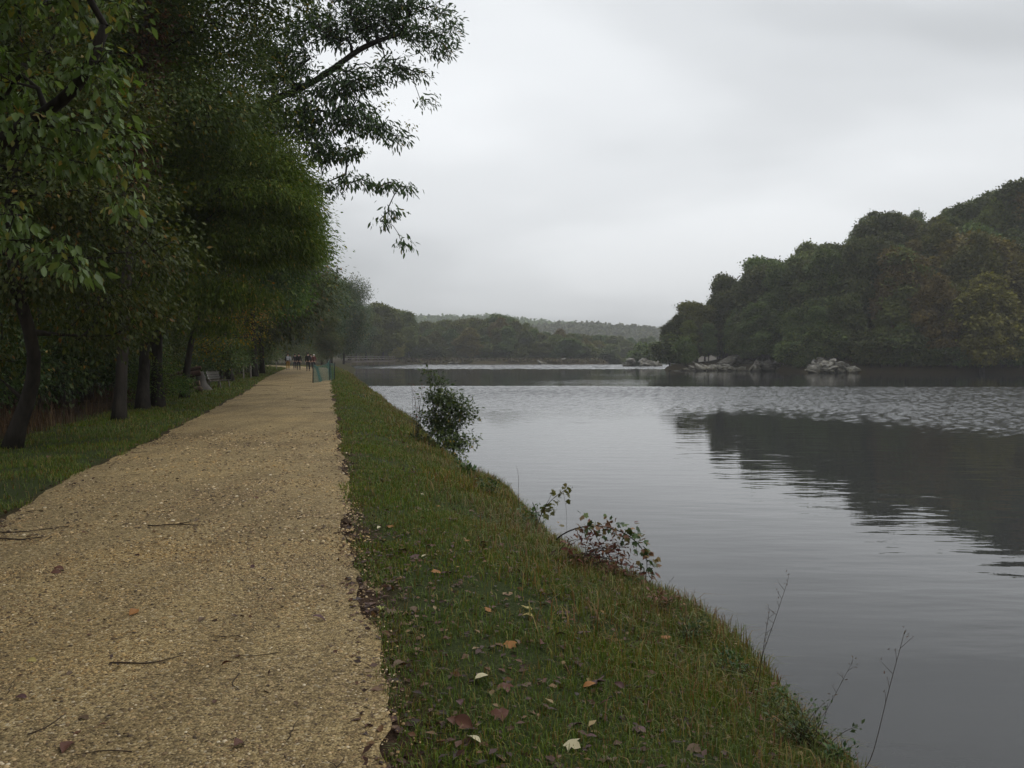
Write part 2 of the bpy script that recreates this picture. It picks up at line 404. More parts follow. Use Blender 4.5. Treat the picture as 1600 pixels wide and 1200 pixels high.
def build_ground():
    ang = np.concatenate([np.linspace(-180, -50, 60)[:-1], np.linspace(-50, 50, 520), np.linspace(50, 180, 60)[1:-1]])
    r = np.concatenate([[0.35], np.geomspace(0.8, 60, 300), np.geomspace(61, 420, 170)[0:], np.geomspace(430, 1900, 40)])
    A, R = np.meshgrid(np.radians(ang), r)
    X = R * np.sin(A); Y = R * np.cos(A)
    sd = poly_sd(X, Y)
    Z = ground_z(X, Y, sd)
    nr, na = X.shape
    V = np.stack([X.ravel(), Y.ravel(), Z.ravel()], 1)
    i = np.arange(nr - 1)[:, None] * na; j = np.arange(na)[None]
    jn = (j + 1) % na
    q = np.stack([i + j, i + na + j, i + na + jn, i + jn], -1).reshape(-1, 4)[:, ::-1]
    cap = np.arange(na)[None]
    m, nt, out = newmat('ground_soil')
    at = N(nt, 'ShaderNodeAttribute', attribute_name='cover')
    tc = N(nt, 'ShaderNodeTexCoord')
    n1 = N(nt, 'ShaderNodeTexNoise', ins={'Scale': 1.3, 'Detail': 6.0, 'Roughness': 0.65})
    n2 = N(nt, 'ShaderNodeTexNoise', ins={'Scale': 40.0, 'Detail': 4.0, 'Roughness': 0.7})
    nt.links.new(tc.outputs['Object'], n1.inputs['Vector']); nt.links.new(tc.outputs['Object'], n2.inputs['Vector'])
    soil = RAMP(nt, n2.outputs[0], [(0.3, (0.022, 0.014, 0.009)), (0.55, (0.055, 0.034, 0.021)), (0.75, (0.10, 0.06, 0.034))])
    turf = RAMP(nt, n2.outputs[0], [(0.3, (0.018, 0.026, 0.008)), (0.55, (0.04, 0.052, 0.016)), (0.75, (0.06, 0.066, 0.022))])
    f = MATH(nt, 'ADD', at.outputs['Fac'], MATH(nt, 'MULTIPLY_ADD', n1.outputs[0], 0.9, -0.45), clamp=True)
    c = MIXC(nt, f, soil, turf)
    p = N(nt, 'ShaderNodeBsdfPrincipled', ins={'Roughness': 0.95, 'Specular IOR Level': 0.1})
    nt.links.new(c, p.inputs['Base Color'])
    b = N(nt, 'ShaderNodeBump', ins={'Strength': 0.8, 'Distance': 0.03})
    nt.links.new(n2.outputs[0], b.inputs['Height']); nt.links.new(b.outputs[0], p.inputs['Normal'])
    nt.links.new(p.outputs[0], out.inputs[0])
    me = mesh_np('ground', V, [q, cap], m, True)
    a = me.attributes.new('cover', 'FLOAT', 'POINT')
    x = V[:, 0]; y = V[:, 1]
    le = path_left(y); ri = path_right(y)
    verge = sstep(-3.6, -2.4, x - le) * (1 - sstep(-0.25, 0.05, x - le))
    bank = sstep(0.05, 0.4, x - ri) * (1 - 0.5 * sstep(2.0, 2.6, x - ri))
    cov = np.where(y < 180, np.maximum(verge, np.where(x > le, bank, 0)), 0.35)
    cov = np.where((x > 15) & (y > 50), 0.25, cov)
    a.data.foreach_set('value', cov.astype(np.float32))
    link('ground', me, kind='structure')
build_ground()

def build_path():
    ys = np.concatenate([np.linspace(-6, 2, 14)[:-1], np.geomspace(2, 178, 420)])
    k = 28
    V = []
    for i, y in enumerate(ys):
        l = float(path_left(y)); r = float(path_right(y))
        l += (float(fbm(np.array(y * .8), np.array(1.5), 21, 2)) - 0.4) * 0.5 + (float(vnoise(np.array(y * 5), np.array(3.), 22)) - 0.5) * 0.06
        r += (float(fbm(np.array(y * .9), np.array(7.5), 23, 2)) - 0.4) * 0.3 + (float(vnoise(np.array(y * 5), np.array(9.), 24)) - 0.5) * 0.06
        u = np.linspace(0, 1, k)
        x = l + (r - l) * u
        z = 0.010 + 0.035 * np.sin(np.pi * u) + (fbm(x * 1.2, np.full(k, y * 1.2), 31) - 0.47) * 0.03 * np.sin(np.pi * u)
        V.append(np.stack([x, np.full(k, y), np.maximum(z, 0.008)], 1))
    V = np.concatenate(V)
    i = np.arange(len(ys) - 1)[:, None] * k; j = np.arange(k - 1)[None]
    q = np.stack([i + j, i + j + 1, i + k + j + 1, i + k + j], -1).reshape(-1, 4)
    m, nt, out = newmat('path_gravel')
    tc = N(nt, 'ShaderNodeTexCoord')
    n1 = N(nt, 'ShaderNodeTexNoise', ins={'Scale': 0.55, 'Detail': 5.0, 'Roughness': 0.6})
    n2 = N(nt, 'ShaderNodeTexNoise', ins={'Scale': 9.0, 'Detail': 5.0, 'Roughness': 0.7})
    v1 = N(nt, 'ShaderNodeTexVoronoi', ins={'Scale': 70.0, 'Randomness': 1.0})
    v2 = N(nt, 'ShaderNodeTexVoronoi', ins={'Scale': 160.0, 'Randomness': 1.0})
    for n in (n1, n2, v1, v2): nt.links.new(tc.outputs['Object'], n.inputs['Vector'])
    s1 = N(nt, 'ShaderNodeSeparateColor'); nt.links.new(v1.outputs['Color'], s1.inputs[0])
    s2 = N(nt, 'ShaderNodeSeparateColor'); nt.links.new(v2.outputs['Color'], s2.inputs[0])
    stone = RAMP(nt, s1.outputs[0], [(0.0, (0.035, 0.027, 0.015)), (0.25, (0.12, 0.092, 0.043)), (0.5, (0.33, 0.255, 0.115)), (0.8, (0.50, 0.40, 0.19)), (0.95, (0.62, 0.52, 0.29)), (1.0, (0.72, 0.65, 0.48))])
    fine = RAMP(nt, s2.outputs[0], [(0.0, (0.10, 0.074, 0.036)), (0.5, (0.29, 0.218, 0.105)), (1.0, (0.46, 0.36, 0.185))])
    c = MIXC(nt, 0.48, stone, fine)
    c = MIXC(nt, 1.0, c, (0.97, 0.92, 0.91), 'MULTIPLY')
    # trodden earth and damp streaks
    dirt = RAMP(nt, n2.outputs[0], [(0.3, 0.55), (0.42, 0.95), (0.7, 1.05)])
    c = MIXC(nt, 1.0, c, dirt, 'MULTIPLY')
    damp = RAMP(nt, n1.outputs[0], [(0.3, (0.66, 0.64, 0.62)), (0.5, (0.92, 0.92, 0.92)), (0.7, (1.1, 1.07, 1.02))])
    c = MIXC(nt, 1.0, c, damp, 'MULTIPLY')
    # long worn streaks left by feet and wheels
    mp = N(nt, 'ShaderNodeMapping'); mp.inputs['Rotation'].default_value = (0, 0, -0.214); mp.inputs['Scale'].default_value = (1.7, 0.13, 1)
    nt.links.new(tc.outputs['Object'], mp.inputs[0])
    n3 = N(nt, 'ShaderNodeTexNoise', ins={'Scale': 1.0, 'Detail': 4.0, 'Roughness': 0.55}); nt.links.new(mp.outputs[0], n3.inputs['Vector'])
    worn = RAMP(nt, n3.outputs[0], [(0.32, (0.82, 0.80, 0.78)), (0.5, (1.0, 1.0, 1.0)), (0.68, (1.08, 1.07, 1.04))])
    c = MIXC(nt, 1.0, c, worn, 'MULTIPLY')
    p = N(nt, 'ShaderNodeBsdfPrincipled', ins={'Roughness': 0.8, 'Specular IOR Level': 0.2})
    nt.links.new(c, p.inputs['Base Color'])
    h = MATH(nt, 'ADD', MATH(nt, 'MULTIPLY', v1.outputs['Distance'], -1.2), MATH(nt, 'MULTIPLY', n2.outputs[0], 0.9))
    b = N(nt, 'ShaderNodeBump', ins={'Strength': 0.9, 'Distance': 0.012})
    nt.links.new(h, b.inputs['Height']); nt.links.new(b.outputs[0], p.inputs['Normal'])
    nt.links.new(p.outputs[0], out.inputs[0])
    link('path', mesh_np('path', V, [q], m, True), kind='structure')
build_path()
def path_z(x, y):
    l = path_left(y); r = path_right(y)
    u = np.clip((x - l) / (r - l), 0, 1)
    return np.maximum(0.010 + 0.035 * np.sin(np.pi * u) + (fbm(x * 1.2, y * 1.2, 31) - 0.47) * 0.03 * np.sin(np.pi * u), 0.008)

def build_water():
    # a sheet with real wind waves in the two ruffled bands
    xs = np.concatenate([np.linspace(-60, -42, 8)[:-1], np.arange(-42, -14, .4), np.arange(-14, 62, .125), np.linspace(62, 300, 40)])
    ys = np.concatenate([np.linspace(-34, 20, 8)[:-1], np.arange(20, 80, .125), np.linspace(80, 166, 12)[:-1], np.arange(166, 250, .4), np.linspace(250, 620, 20)])
    X, Y = np.meshgrid(xs, ys)
    jit = (fbm(X * .09, Y * .09, 201) - .47) * 16
    near = Y + jit - 40 + 1.7 * np.clip(X - 8, 0, 12)
    r1 = sstep(-12, 20, near) * (1 - sstep(70, 76, Y + jit * .25))
    r2 = sstep(166, 176, Y + jit * .2) * (1 - sstep(232, 246, Y))
    gust = .75 + .55 * fbm(X * .12, Y * .5, 203, 3)
    w = np.zeros_like(X); rw = np.random.default_rng(5)
    for k in range(26):
        a = 1.35 + rw.normal() * .75; lam = .40 * 2 ** rw.uniform(-.5, .6); kk = 2 * np.pi / lam
        ph = (X * math.cos(a) + Y * math.sin(a)) * kk + rw.random() * 6.28 + 1.2 * fbm(X * .25, Y * .25, 210 + k, 2)
        w = w + np.sin(ph) * lam * .0095
    w2 = np.zeros_like(X)
    for k in range(10):
        a = 1.4 + rw.normal() * .5; lam = 1.6 * 2 ** rw.uniform(-.3, .8); kk = 2 * np.pi / lam
        w2 = w2 + np.sin((X * math.cos(a) + Y * math.sin(a)) * kk + rw.random() * 6.28 + 2 * fbm(X * .2, Y * .2, 250 + k, 2)) * lam * .013
    Z = WATER + w * r1 * gust + w2 * r2
    V = np.stack([X.ravel(), Y.ravel(), Z.ravel()], 1); nx = len(xs)
    ii = np.arange(len(ys) - 1)[:, None] * nx; jj = np.arange(nx - 1)[None]
    Q = np.stack([ii + jj, ii + jj + 1, ii + nx + jj + 1, ii + nx + jj], -1).reshape(-1, 4)
    m, nt, out = newmat('lake_water')
    tc = N(nt, 'ShaderNodeTexCoord')
    # waves
    mp = N(nt, 'ShaderNodeMapping'); mp.inputs['Scale'].default_value = (0.55, 1.6, 1); mp.inputs['Rotation'].default_value = (0, 0, 0.12)
    nt.links.new(tc.outputs['Object'], mp.inputs[0])
    w1 = N(nt, 'ShaderNodeTexNoise', ins={'Scale': 1.1, 'Detail': 2.0, 'Roughness': 0.45})
    w2 = N(nt, 'ShaderNodeTexNoise', ins={'Scale': 2.0, 'Detail': 3.0, 'Roughness': 0.6})
    for n in (w1, w2): nt.links.new(mp.outputs[0], n.inputs['Vector'])
    amp = N(nt, 'ShaderNodeTexNoise', ins={'Scale': 0.05, 'Detail': 3.0})
    nt.links.new(mp.outputs[0], amp.inputs['Vector'])
    calm = RAMP(nt, amp.outputs[0], [(0.35, 0.25), (0.65, 1.0)])
    h = MATH(nt, 'MULTIPLY', w1.outputs[0], MATH(nt, 'MULTIPLY', calm, 0.014))
    h = MATH(nt, 'ADD', h, MATH(nt, 'MULTIPLY', w2.outputs[0], 0.0022))
    w3 = N(nt, 'ShaderNodeTexNoise', ins={'Scale': 5.0, 'Detail': 2.0}); nt.links.new(mp.outputs[0], w3.inputs['Vector'])
    ra = N(nt, 'ShaderNodeAttribute', attribute_name='ruffle')
    h = MATH(nt, 'ADD', h, MATH(nt, 'MULTIPLY', w3.outputs[0], MATH(nt, 'MULTIPLY', ra.outputs['Fac'], 0.022)))
    b = N(nt, 'ShaderNodeBump', ins={'Strength': 1.0, 'Distance': 1.0})
    nt.links.new(h, b.inputs['Height'])
    p = N(nt, 'ShaderNodeBsdfPrincipled', ins={'Base Color': (0.037, 0.038, 0.038, 1), 'IOR': 1.333})
    ra = N(nt, 'ShaderNodeAttribute', attribute_name='ruffle')
    nt.links.new(MATH(nt, 'MULTIPLY_ADD', ra.outputs['Fac'], 0.13, 0.015), p.inputs['Roughness'])
    nt.links.new(b.outputs[0], p.inputs['Normal'])
    nt.links.new(p.outputs[0], out.inputs[0])
    me = mesh_np('water', V, [Q], m, True)
    at = me.attributes.new('ruffle', 'FLOAT', 'POINT'); at.data.foreach_set('value', np.maximum(r1 * np.clip(gust, 0, 1), r2).ravel().astype(np.float32))
    link('water', me, kind='structure')
build_water()

# ------------------------------------------------------------------ plants: leaf templates and growth
def norm(a): return a / (np.linalg.norm(a, axis=-1, keepdims=True) + 1e-9)
T_SIMPLE = (np.array([(0, 0, 0), (-0.26, 0.45, 0.06), (0, 1, -0.08), (0.26, 0.45, 0.06)]), np.array([(0, 2, 1), (0, 3, 2)]))
T_NARROW = (np.array([(0, 0, 0), (-0.13, 0.45, 0.03), (0, 1, -0.12), (0.13, 0.45, 0.03)]), np.array([(0, 2, 1), (0, 3, 2)]))
def _maple():
    o = [(0, 0, 0), (0.18, 0.04, .02), (0.42, 0.1, .0), (0.34, 0.3, .03), (0.55, 0.55, -.04), (0.25, 0.58, .03), (0.22, 0.75, .0), (0, 1.0, -.1)]
    v = [(0, 0.35, 0.0)] + o + [(-a, b, c) for a, b, c in o[-2:0:-1]]
    n = len(v) - 1
    return np.array(v), np.array([(0, 1 + i, 1 + (i + 1) % n) for i in range(n)])
T_MAPLE = _maple()
T_OVAL = (np.array([(0, 0, 0), (-.24, .4, .03), (-.15, .78, -.06), (0, 1, -.16), (.15, .78, -.06), (.24, .4, .03)]), np.array([(0, 3, 2, 1), (0, 5, 4, 3)]))
T_LONG = (np.array([(0, 0, 0), (-.15, .4, .04), (-.10, .75, -.04), (0, 1, -.14), (.10, .75, -.04), (.15, .4, .04)]), np.array([(0, 3, 2, 1), (0, 5, 4, 3)]))
T_CLUMP = (np.array([(-0.5, -0.25, 0), (0.0, -0.5, 0.12), (0.5, -0.1, 0), (0.15, 0.5, 0.1), (-0.4, 0.35, -0.05)]), np.array([(0, 1, 2, 3, 4)]))
def _compound(n=6, wl=0.15):
    V = []; F = []
    for k in range(n):
        y = 0.12 + 0.8 * k / (n - 1); dz = -0.16 * y * y
        for s in (-1, 1):
            b = len(V); L = 0.30 * (1 - 0.35 * abs(k / (n - 1) - 0.45) * 2)
            d = np.array([s * 0.86, 0.35, -0.32]) * L; w = np.array([-0.28 * s, 0.72, 0.1]) * wl * 0.55
            o = np.array([0, y, dz])
            V += [o, o + d * 0.5 - w, o + d, o + d * 0.5 + w]
            F += [(b, b + 1, b + 2), (b, b + 2, b + 3)]
    b = len(V); o = np.array([0, 0.93, -0.14])
    V += [o, o + np.array([-0.04, 0.13, -0.03]), o + np.array([0, 0.28, -0.12]), o + np.array([0.04, 0.13, -0.03])]
    F += [(b, b + 2, b + 1), (b, b + 3, b + 2)]
    b = len(V)
    V += [np.array([-0.006, 0, 0]), np.array([0.006, 0, 0]), np.array([0.004, 0.95, -0.14]), np.array([-0.004, 0.95, -0.14])]
    F += [(b, b + 1, b + 2), (b, b + 2, b + 3)]
    return np.array(V), np.array(F)
T_COMPOUND = _compound()

def scatter(template, pos, fwd, up, size):
    """instances of a leaf template as one vertex/face block"""
    tv, tf = template
    f = norm(fwd); s = norm(np.cross(f, up)); u = np.cross(s, f)
    n = len(pos)
    W = (tv[None, :, 0:1] * s[:, None] + tv[None, :, 1:2] * f[:, None] + tv[None, :, 2:3] * u[:, None]) * size[:, None, None] + pos[:, None]
    F = tf[None] + (np.arange(n) * len(tv))[:, None, None]
    return W.reshape(-1, 3), F.reshape(-1, tf.shape[1])
def leaves_at(r, pts, centre, n_per, spread, size, template, droop=0.35, flat=0.7, jit=0.35, out=0.8):
    """leaf cloud round twig ends; leaves point outward and hang down"""
    n = len(pts) * n_per
    base = np.repeat(pts, n_per, 0)
    off = r.normal(size=(n, 3)) * np.array([spread, spread, spread * flat])
    pos = base + off
    o = norm(base - centre)
    fwd = norm(norm(off) * 0.7 + o * out + r.normal(size=(n, 3)) * 0.5 + np.array([0, 0, -droop * 2]))
    up = norm(r.normal(size=(n, 3)) * 0.55 + np.array([0, 0, 1.0]) + o * 0.3)
    sz = size * (1 + jit * r.normal(size=n)).clip(0.45, 1.7)
    return scatter(template, pos, fwd, up, sz)

def grow(r, trunk, targets, tip=0.007, seg=0.45, power=2.3, bow=0.10, upbias=0.35):
    """branches: every twig end is joined to the nearest wood already there"""
    trunk = np.asarray(trunk, float)
    pos = []; par = []
    L = np.concatenate([[0], np.cumsum(np.linalg.norm(np.diff(trunk, axis=0), axis=1))])
    ss = np.arange(0, L[-1] + 1e-6, seg)
    for k in range(3): pass
    tp = np.stack([np.interp(ss, L, trunk[:, k]) for k in range(3)], 1)
    # smooth
    for _ in range(3): tp[1:-1] = 0.25 * tp[:-2] + 0.5 * tp[1:-1] + 0.25 * tp[2:]
    cap = len(tp) + len(targets) * 40 + 100
    Pn = np.zeros((cap, 3)); Pr = np.full(cap, -1, int)
    n = len(tp); Pn[:n] = tp; Pr[1:n] = np.arange(n - 1)
    nt0 = n; first = max(2, int(n * 0.12))
    dd = np.min(np.linalg.norm(targets[:, None] - tp[None], axis=2), axis=1)
    for t in targets[np.argsort(dd)]:
        d = t - Pn[first:n]
        dist = np.linalg.norm(d, axis=1)
        cost = dist + upbias * np.maximum(0, -d[:, 2]) * 1.5
        i = int(np.argmin(cost)) + first
        a = Pn[i]; dl = float(np.linalg.norm(t - a))
        k = max(1, int(round(dl / seg)))
        prev = i
        side = r.normal(size=3) * bow * dl; side[2] += bow * dl * 0.6
        for q in range(1, k + 1):
            w = q / k
            pt = a + (t - a) * w + side * (4 * w * (1 - w)) * 0.6 + (r.normal(size=3) * 0.03 * min(dl, 1.5) if q < k else 0)
            if n >= cap: break
            Pn[n] = pt; Pr[n] = prev; prev = n; n += 1
    Pn = Pn[:n]; Pr = Pr[:n]
    rad = np.zeros(n)
    kids = np.zeros(n, int)
    for i in range(n):
        if Pr[i] >= 0: kids[Pr[i]] += 1
    acc = np.where(kids == 0, tip ** power, 0.0)
    for i in range(n - 1, 0, -1):
        acc[Pr[i]] += acc[i] * 1.0
    # nodes added later may parent earlier ones only, so one reverse pass is enough
    rad = acc ** (1 / power)
    return Pn, Pr, rad, nt0
def wood_mesh(MBd, Pn, Pr, rad, nt0, r, r0, r1, flare=0.5, kmax=12, minr=0.0):
    # trunk: one lofted tube with a flared foot
    t = np.linspace(0, 1, nt0)
    tr = np.maximum(r0 + (r1 - r0) * t ** 0.9, np.minimum(rad[:nt0], r0))
    tr = np.minimum.accumulate(np.maximum(tr, r1))
    hgt = np.concatenate([[0], np.cumsum(np.linalg.norm(np.diff(Pn[:nt0], axis=0), axis=1))])
    trf = tr * (1 + flare * np.exp(-hgt / (r0 * 2.2)))
    pts = Pn[:nt0].copy(); pts[0, 2] -= 0.25
    b0 = MBd.n
    MBd.tube(pts, trf, kmax)
    V = MBd.V[-1]
    ang = np.arange(len(V)) % kmax
    lump = 1 + 0.13 * np.sin(ang * 2.1 + 1) * np.exp(-np.repeat(hgt, kmax) / 1.2) + r.normal(size=len(V)) * 0.03
    c = np.repeat(pts, kmax, 0)
    MBd.V[-1] = c + (V - c) * lump[:, None]
    # branches: frustums
    idx = np.arange(nt0, len(Pn)); pa = Pr[idx]
    ra = np.minimum(rad[pa], np.where(pa < nt0, tr[np.minimum(pa, nt0 - 1)] * 0.75, 9)); rb = np.minimum(rad[idx], ra)
    for lo, hi, k in ((0, 0.018, 3), (0.018, 0.06, 5), (0.06, 9, 8)):
        m = (rb >= lo) & (rb < hi) & (rb >= minr)
        if not m.any(): continue
        A = Pn[pa[m]]; B = Pn[idx[m]]; d = norm(B - A)
        B = B + d * (rb[m] * 0.3)[:, None]
        ref = np.where(np.abs(d[:, 2:3]) > 0.9, np.array([[1., 0, 0]]), np.array([[0, 0, 1.]]))
        s = norm(np.cross(d, ref)); u = np.cross(s, d)
        th = np.arange(k) / k * 2 * np.pi
        ring = np.cos(th)[None, :, None] * s[:, None] + np.sin(th)[None, :, None] * u[:, None]
        VA = A[:, None] + ring * ra[m][:, None, None]; VB = B[:, None] + ring * rb[m][:, None, None]
        W = np.concatenate([VA, VB], 1).reshape(-1, 3)
        j = np.arange(k); qf = np.stack([j, (j + 1) % k, k + (j + 1) % k, k + j], 1)
        F = qf[None] + (np.arange(m.sum()) * 2 * k)[:, None, None]
        MBd.add(W, [F.reshape(-1, 4)])

def blob_targets(r, blobs, dens=1.0, nmin=5):
    out = []
    for c, rr in blobs:
        rr = np.broadcast_to(np.asarray(rr, float), (3,))
        n = max(nmin, int(dens * (rr[0] * rr[1] + rr[0] * rr[2] + rr[1] * rr[2]) * 4))
        d = norm(r.normal(size=(n, 3))); d[:, 2] = np.where(d[:, 2] < -0.3, d[:, 2] * 0.5, d[:, 2])
        out.append(np.asarray(c) + d * rr * (r.random((n, 1)) ** 0.35))
    return np.concatenate(out)

def tree(name, label, cat, base, trunk, blobs, r0, r1, leaf, size, template, n_per=14, spread=0.28, dens=1.0, seed=1,
         group=None, bark='bark', droop=0.35, tip=0.007, extra=None, seg=0.45, minr=0.0, out=0.8, upbias=0.35, flat=0.7, trunk_name='trunk', crown_name='crown', flare=0.5):
    """trunk and blobs in world coordinates; the thing stands at base"""
    r = np.random.default_rng(seed)
    base = np.asarray(base, float)
    T = blob_targets(r, blobs, dens)
    Pn, Pr, rad, nt0 = grow(r, trunk, T, tip=tip, seg=seg, upbias=upbias)
    root = thing(name, label, cat, base, 0, group)
    w = MB(); wood_mesh(w, Pn, Pr, rad, nt0, r, r0, r1, minr=minr, flare=flare)
    w.build(trunk_name, M[bark], root, base, True)
    cen = np.average(T, axis=0) - np.array([0, 0, 0.8])
    V, F = leaves_at(r, T, cen, n_per, spread, size, template, droop, out=out, flat=flat)
    me = mesh_np(crown_name, V - base, [F], M[leaf])
    link(crown_name, me, root)
    return root

def envelope_blobs(r, H, R, z0, n, br=0.36):
    bl = []
    c = np.array([0, 0, (H + z0) / 2]); hz = (H - z0) / 2
    k = 0
    while k < n:
        d = norm(r.normal(size=3)); rad = r.random() ** 0.45
        p = d * rad
        # egg-shaped: fuller above the middle
        fx = 1.0 - 0.25 * max(0, p[2])
        q = c + np.array([p[0] * R * fx * (1 - br * 0.7), p[1] * R * fx * (1 - br * 0.7), p[2] * hz * (1 - br * 0.4)])
        s = br * R * (0.65 + 0.6 * r.random())
        bl.append((q, (s, s, s * (0.6 + .5 * r.random())))); k += 1
    return bl

def gz(x, y): return float(ground_z(np.array([x]), np.array([y]))[0])
def on_ground(px, py):
    a = G(px, py); return np.array([a[0], a[1], gz(a[0], a[1])])
def B(px, py, d, rx, ry=None, rz=None):
    ry = rx if ry is None else ry; rz = rx * 0.6 if rz is None else rz
    return (P(px, py, d), (rx, ry, rz))

# ------------------------------------------------------------------ trees beside the path, near to far
def near_trees():
    # overhanging maple rooted just outside the frame: its bright sprays hang in the upper left corner
    base = np.array([-8.3, 9.6, gz(-8.3, 9.6)])
    trunk = [base, base + (0.1, 0, 1.6), P(-30, 240, 9.6), P(60, 180, 9.45), P(118, 152, 9.3), P(150, 90, 9.3), P(165, 40, 9.3)]
    bl = [B(165, 95, 9.2, .20, .3, .22), B(130, 125, 9.25, .18, .25, .15), B(175, 150, 9.2, .22, .35, .22), B(165, 205, 9.2, .24, .35, .22), B(190, 245, 9.2, .16, .3, .18),
          B(125, 205, 9.1, .18, .3, .12), B(60, 190, 9.1, .2, .3, .12), B(20, 205, 9.0, .2, .3, .1), B(55, 245, 9.2, .3, .3, .12), B(120, 260, 9.3, .25, .3, .15),
          B(20, 330, 8.8, .22, .3, .14), B(20, 375, 8.7, .22, .3, .16), B(70, 395, 8.8, .25, .3, .16), B(110, 420, 8.8, .14, .25, .1), B(200, 320, 9.2, .08, .2, .1), B(150, 250, 9.2, .25, .4, .15),
          B(40, -60, 9.5, 1.2, 1.6, .6), B(-120, 100, 9.5, 1.2, 1.8, .9), B(-160, 330, 9.2, 1.0, 1.6, .6), B(-220, -200, 9, 1.8, 2.2, 1.0), B(120, -220, 9, 1.6, 2.0, .8)]
    tree('maple_tree', 'broad leaved maple whose pale green sprays hang into the upper left corner', 'tree', base, trunk, bl, .16, .05, 'maple', .098, T_OVAL,
         n_per=13, spread=.11, dens=9, seed=3, tip=.004, seg=.25, droop=.45, out=.4)
    # leaning dark tree by the verge
    base = on_ground(12, 700)
    trunk = [base, P(40, 640, 14.6), P(62, 590, 14.5), P(60, 545, 14.3), P(40, 500, 14.0), P(20, 440, 13.8), P(10, 330, 13.8), P(30, 200, 14), P(40, 80, 14)]
    bl = [B(60, 300, 14, 1.1, 1.4, .8), B(180, 330, 14.2, 1.0, 1.4, .7), B(100, 430, 14.5, .9, 1.2, .4), B(235, 395, 14.6, .7, 1.2, .45), B(-20, 440, 14, .9, 1.2, .5), B(20, 150, 14, 1.6, 1.8, 1.2),
          B(150, 170, 14.6, 1.2, 1.4, .9), B(30, -40, 14, 1.6, 2, 1.2), B(170, 470, 14.8, .5, .8, .25), B(-100, 250, 14, 1.5, 1.8, 1.4), B(150, 520, 15.5, .8, 1.0, .4), B(60, 480, 16, 1.0, 1, .5), B(230, 480, 16, .7, 1, .4), B(-20, 560, 15.5, .6, .8, .4)]
    tree('leaning_tree', 'dark crooked tree leaning towards the path, nearest trunk at the verge', 'tree', base, trunk, bl, .13, .05, 'dark_leaf', .085, T_SIMPLE,
         n_per=55, spread=.26, dens=3.6, seed=4)
    # straight trunk with red creeper
    base = on_ground(185, 657)
    trunk = [base, P(192, 560, 21), P(198, 420, 21), P(214, 260, 21), P(226, 100, 21.2), P(232, -40, 21.4), P(236, -200, 21.6)]
    bl = [B(110, 60, 21, 2.0, 2.3, 1.6), B(320, 40, 22, 1.7, 2, 1.4), B(230, -90, 21, 3, 3, 1.8), B(70, 190, 20, 1.7, 2, 1.2), B(310, 170, 21.5, 1.4, 2, 1.1), B(30, 300, 20.5, 1.6, 2, 1.0),
          B(180, 300, 22, 1.5, 2, 1.2), B(-40, 60, 20.5, 2.2, 2.3, 2.0), B(390, -40, 22, 1.8, 2, 1.4), B(130, 400, 22.5, 1.6, 1.6, .9), B(150, 200, 22, 1.6, 1.6, 1.2)]
    t = tree('creeper_clad_tree', 'tall straight grey trunk hung with a red creeper behind the maple sprays', 'tree', base, trunk, bl, .14, .08, 'dark_leaf', .10, T_SIMPLE,
             n_per=64, spread=.36, dens=2.6, seed=5)
    r = np.random.default_rng(55)
    q = []
    for k in range(260):
        w = r.random(); py = 300 - w * 330; px = np.interp(py, [-40, 100, 260, 420], [232, 226, 214, 198])
        q.append(P(px + r.normal() * 14 + 12 * (w > .4), py, 20.7 + r.normal() * .15))
    q = np.array(q)
    V, F = leaves_at(r, q, q.mean(0), 7, .14, .10, T_SIMPLE, .5)
    link('creeper', mesh_np('creeper', V - base, [F], M['red_leaf']), t)
    # pair of thick trunks, fine hanging foliage over the path
    base = on_ground(222, 640)
    trunk = [base, P(226, 560, 26), P(228, 470, 26), P(240, 360, 25.6), P(262, 240, 25.2), P(280, 120, 25)]
    bl = [B(300, 290, 24.5, 1.8, 2.3, 1.4), B(390, 300, 24.5, 1.7, 2.2, 1.3), B(460, 325, 24.5, .8, 1.6, .8), B(350, 390, 25, 1.9, 2, 1.1), B(250, 360, 24.6, 1.6, 1.8, 1.1), B(420, 385, 25, 1.2, 1.8, .8),
          B(475, 365, 25, .6, 1.2, .7), B(340, 220, 25, 1.5, 1.8, .9), B(430, 250, 25, 1.0, 1.4, .8), B(300, 150, 25, 1.8, 2, 1.2), B(480, 400, 25, .45, .9, .5), B(455, 280, 24.6, .7, 1, .5), B(230, 440, 24, 1.2, 1.4, .6), B(300, 470, 24.5, 1.2, 1.3, .5), B(370, 460, 25, 1.1, 1.3, .45), B(200, 500, 23.5, .8, 1, .4), B(330, 510, 26, .6, .8, .25)]
    tree('fine_leaved_tree', 'thick trunk with a billowing crown of fine mid green leaves over the path', 'tree', base, trunk, bl, .17, .08, 'fine_leaf', .12, T_NARROW,
         n_per=76, spread=.21, dens=4.0, seed=6, droop=.6, tip=.005)
    base = on_ground(247, 636)
    trunk = [base, P(244, 560, 26.6), P(250, 470, 26.8), P(246, 330, 27), P(238, 150, 27.4), P(245, -60, 27.6)]
    bl = [B(200, 420, 27, 1.6, 1.8, .8), B(300, 440, 27.2, 1.4, 1.6, .7), B(170, 120, 27.5, 2.4, 2.4, 2.0), B(330, 80, 27.5, 2.4, 2.4, 2.0), B(240, -60, 27.6, 3, 3, 2), B(390, 180, 27.5, 1.6, 2, 1.4),
          B(240, 470, 27, .9, 1, .35), B(110, 330, 27.5, 1.8, 2, 1.2)]
    tree('twin_trunk_tree', 'second thick dark trunk standing against its fine leaved neighbour', 'tree', base, trunk, bl, .17, .10, 'dark_leaf', .10, T_SIMPLE,
         n_per=70, spread=.4, dens=2.4, seed=7)
    # small yellowing tree
    base = on_ground(287, 622)
    trunk = [base, P(292, 575, 32), P(300, 520, 32), P(318, 470, 32), P(345, 430, 32.3)]
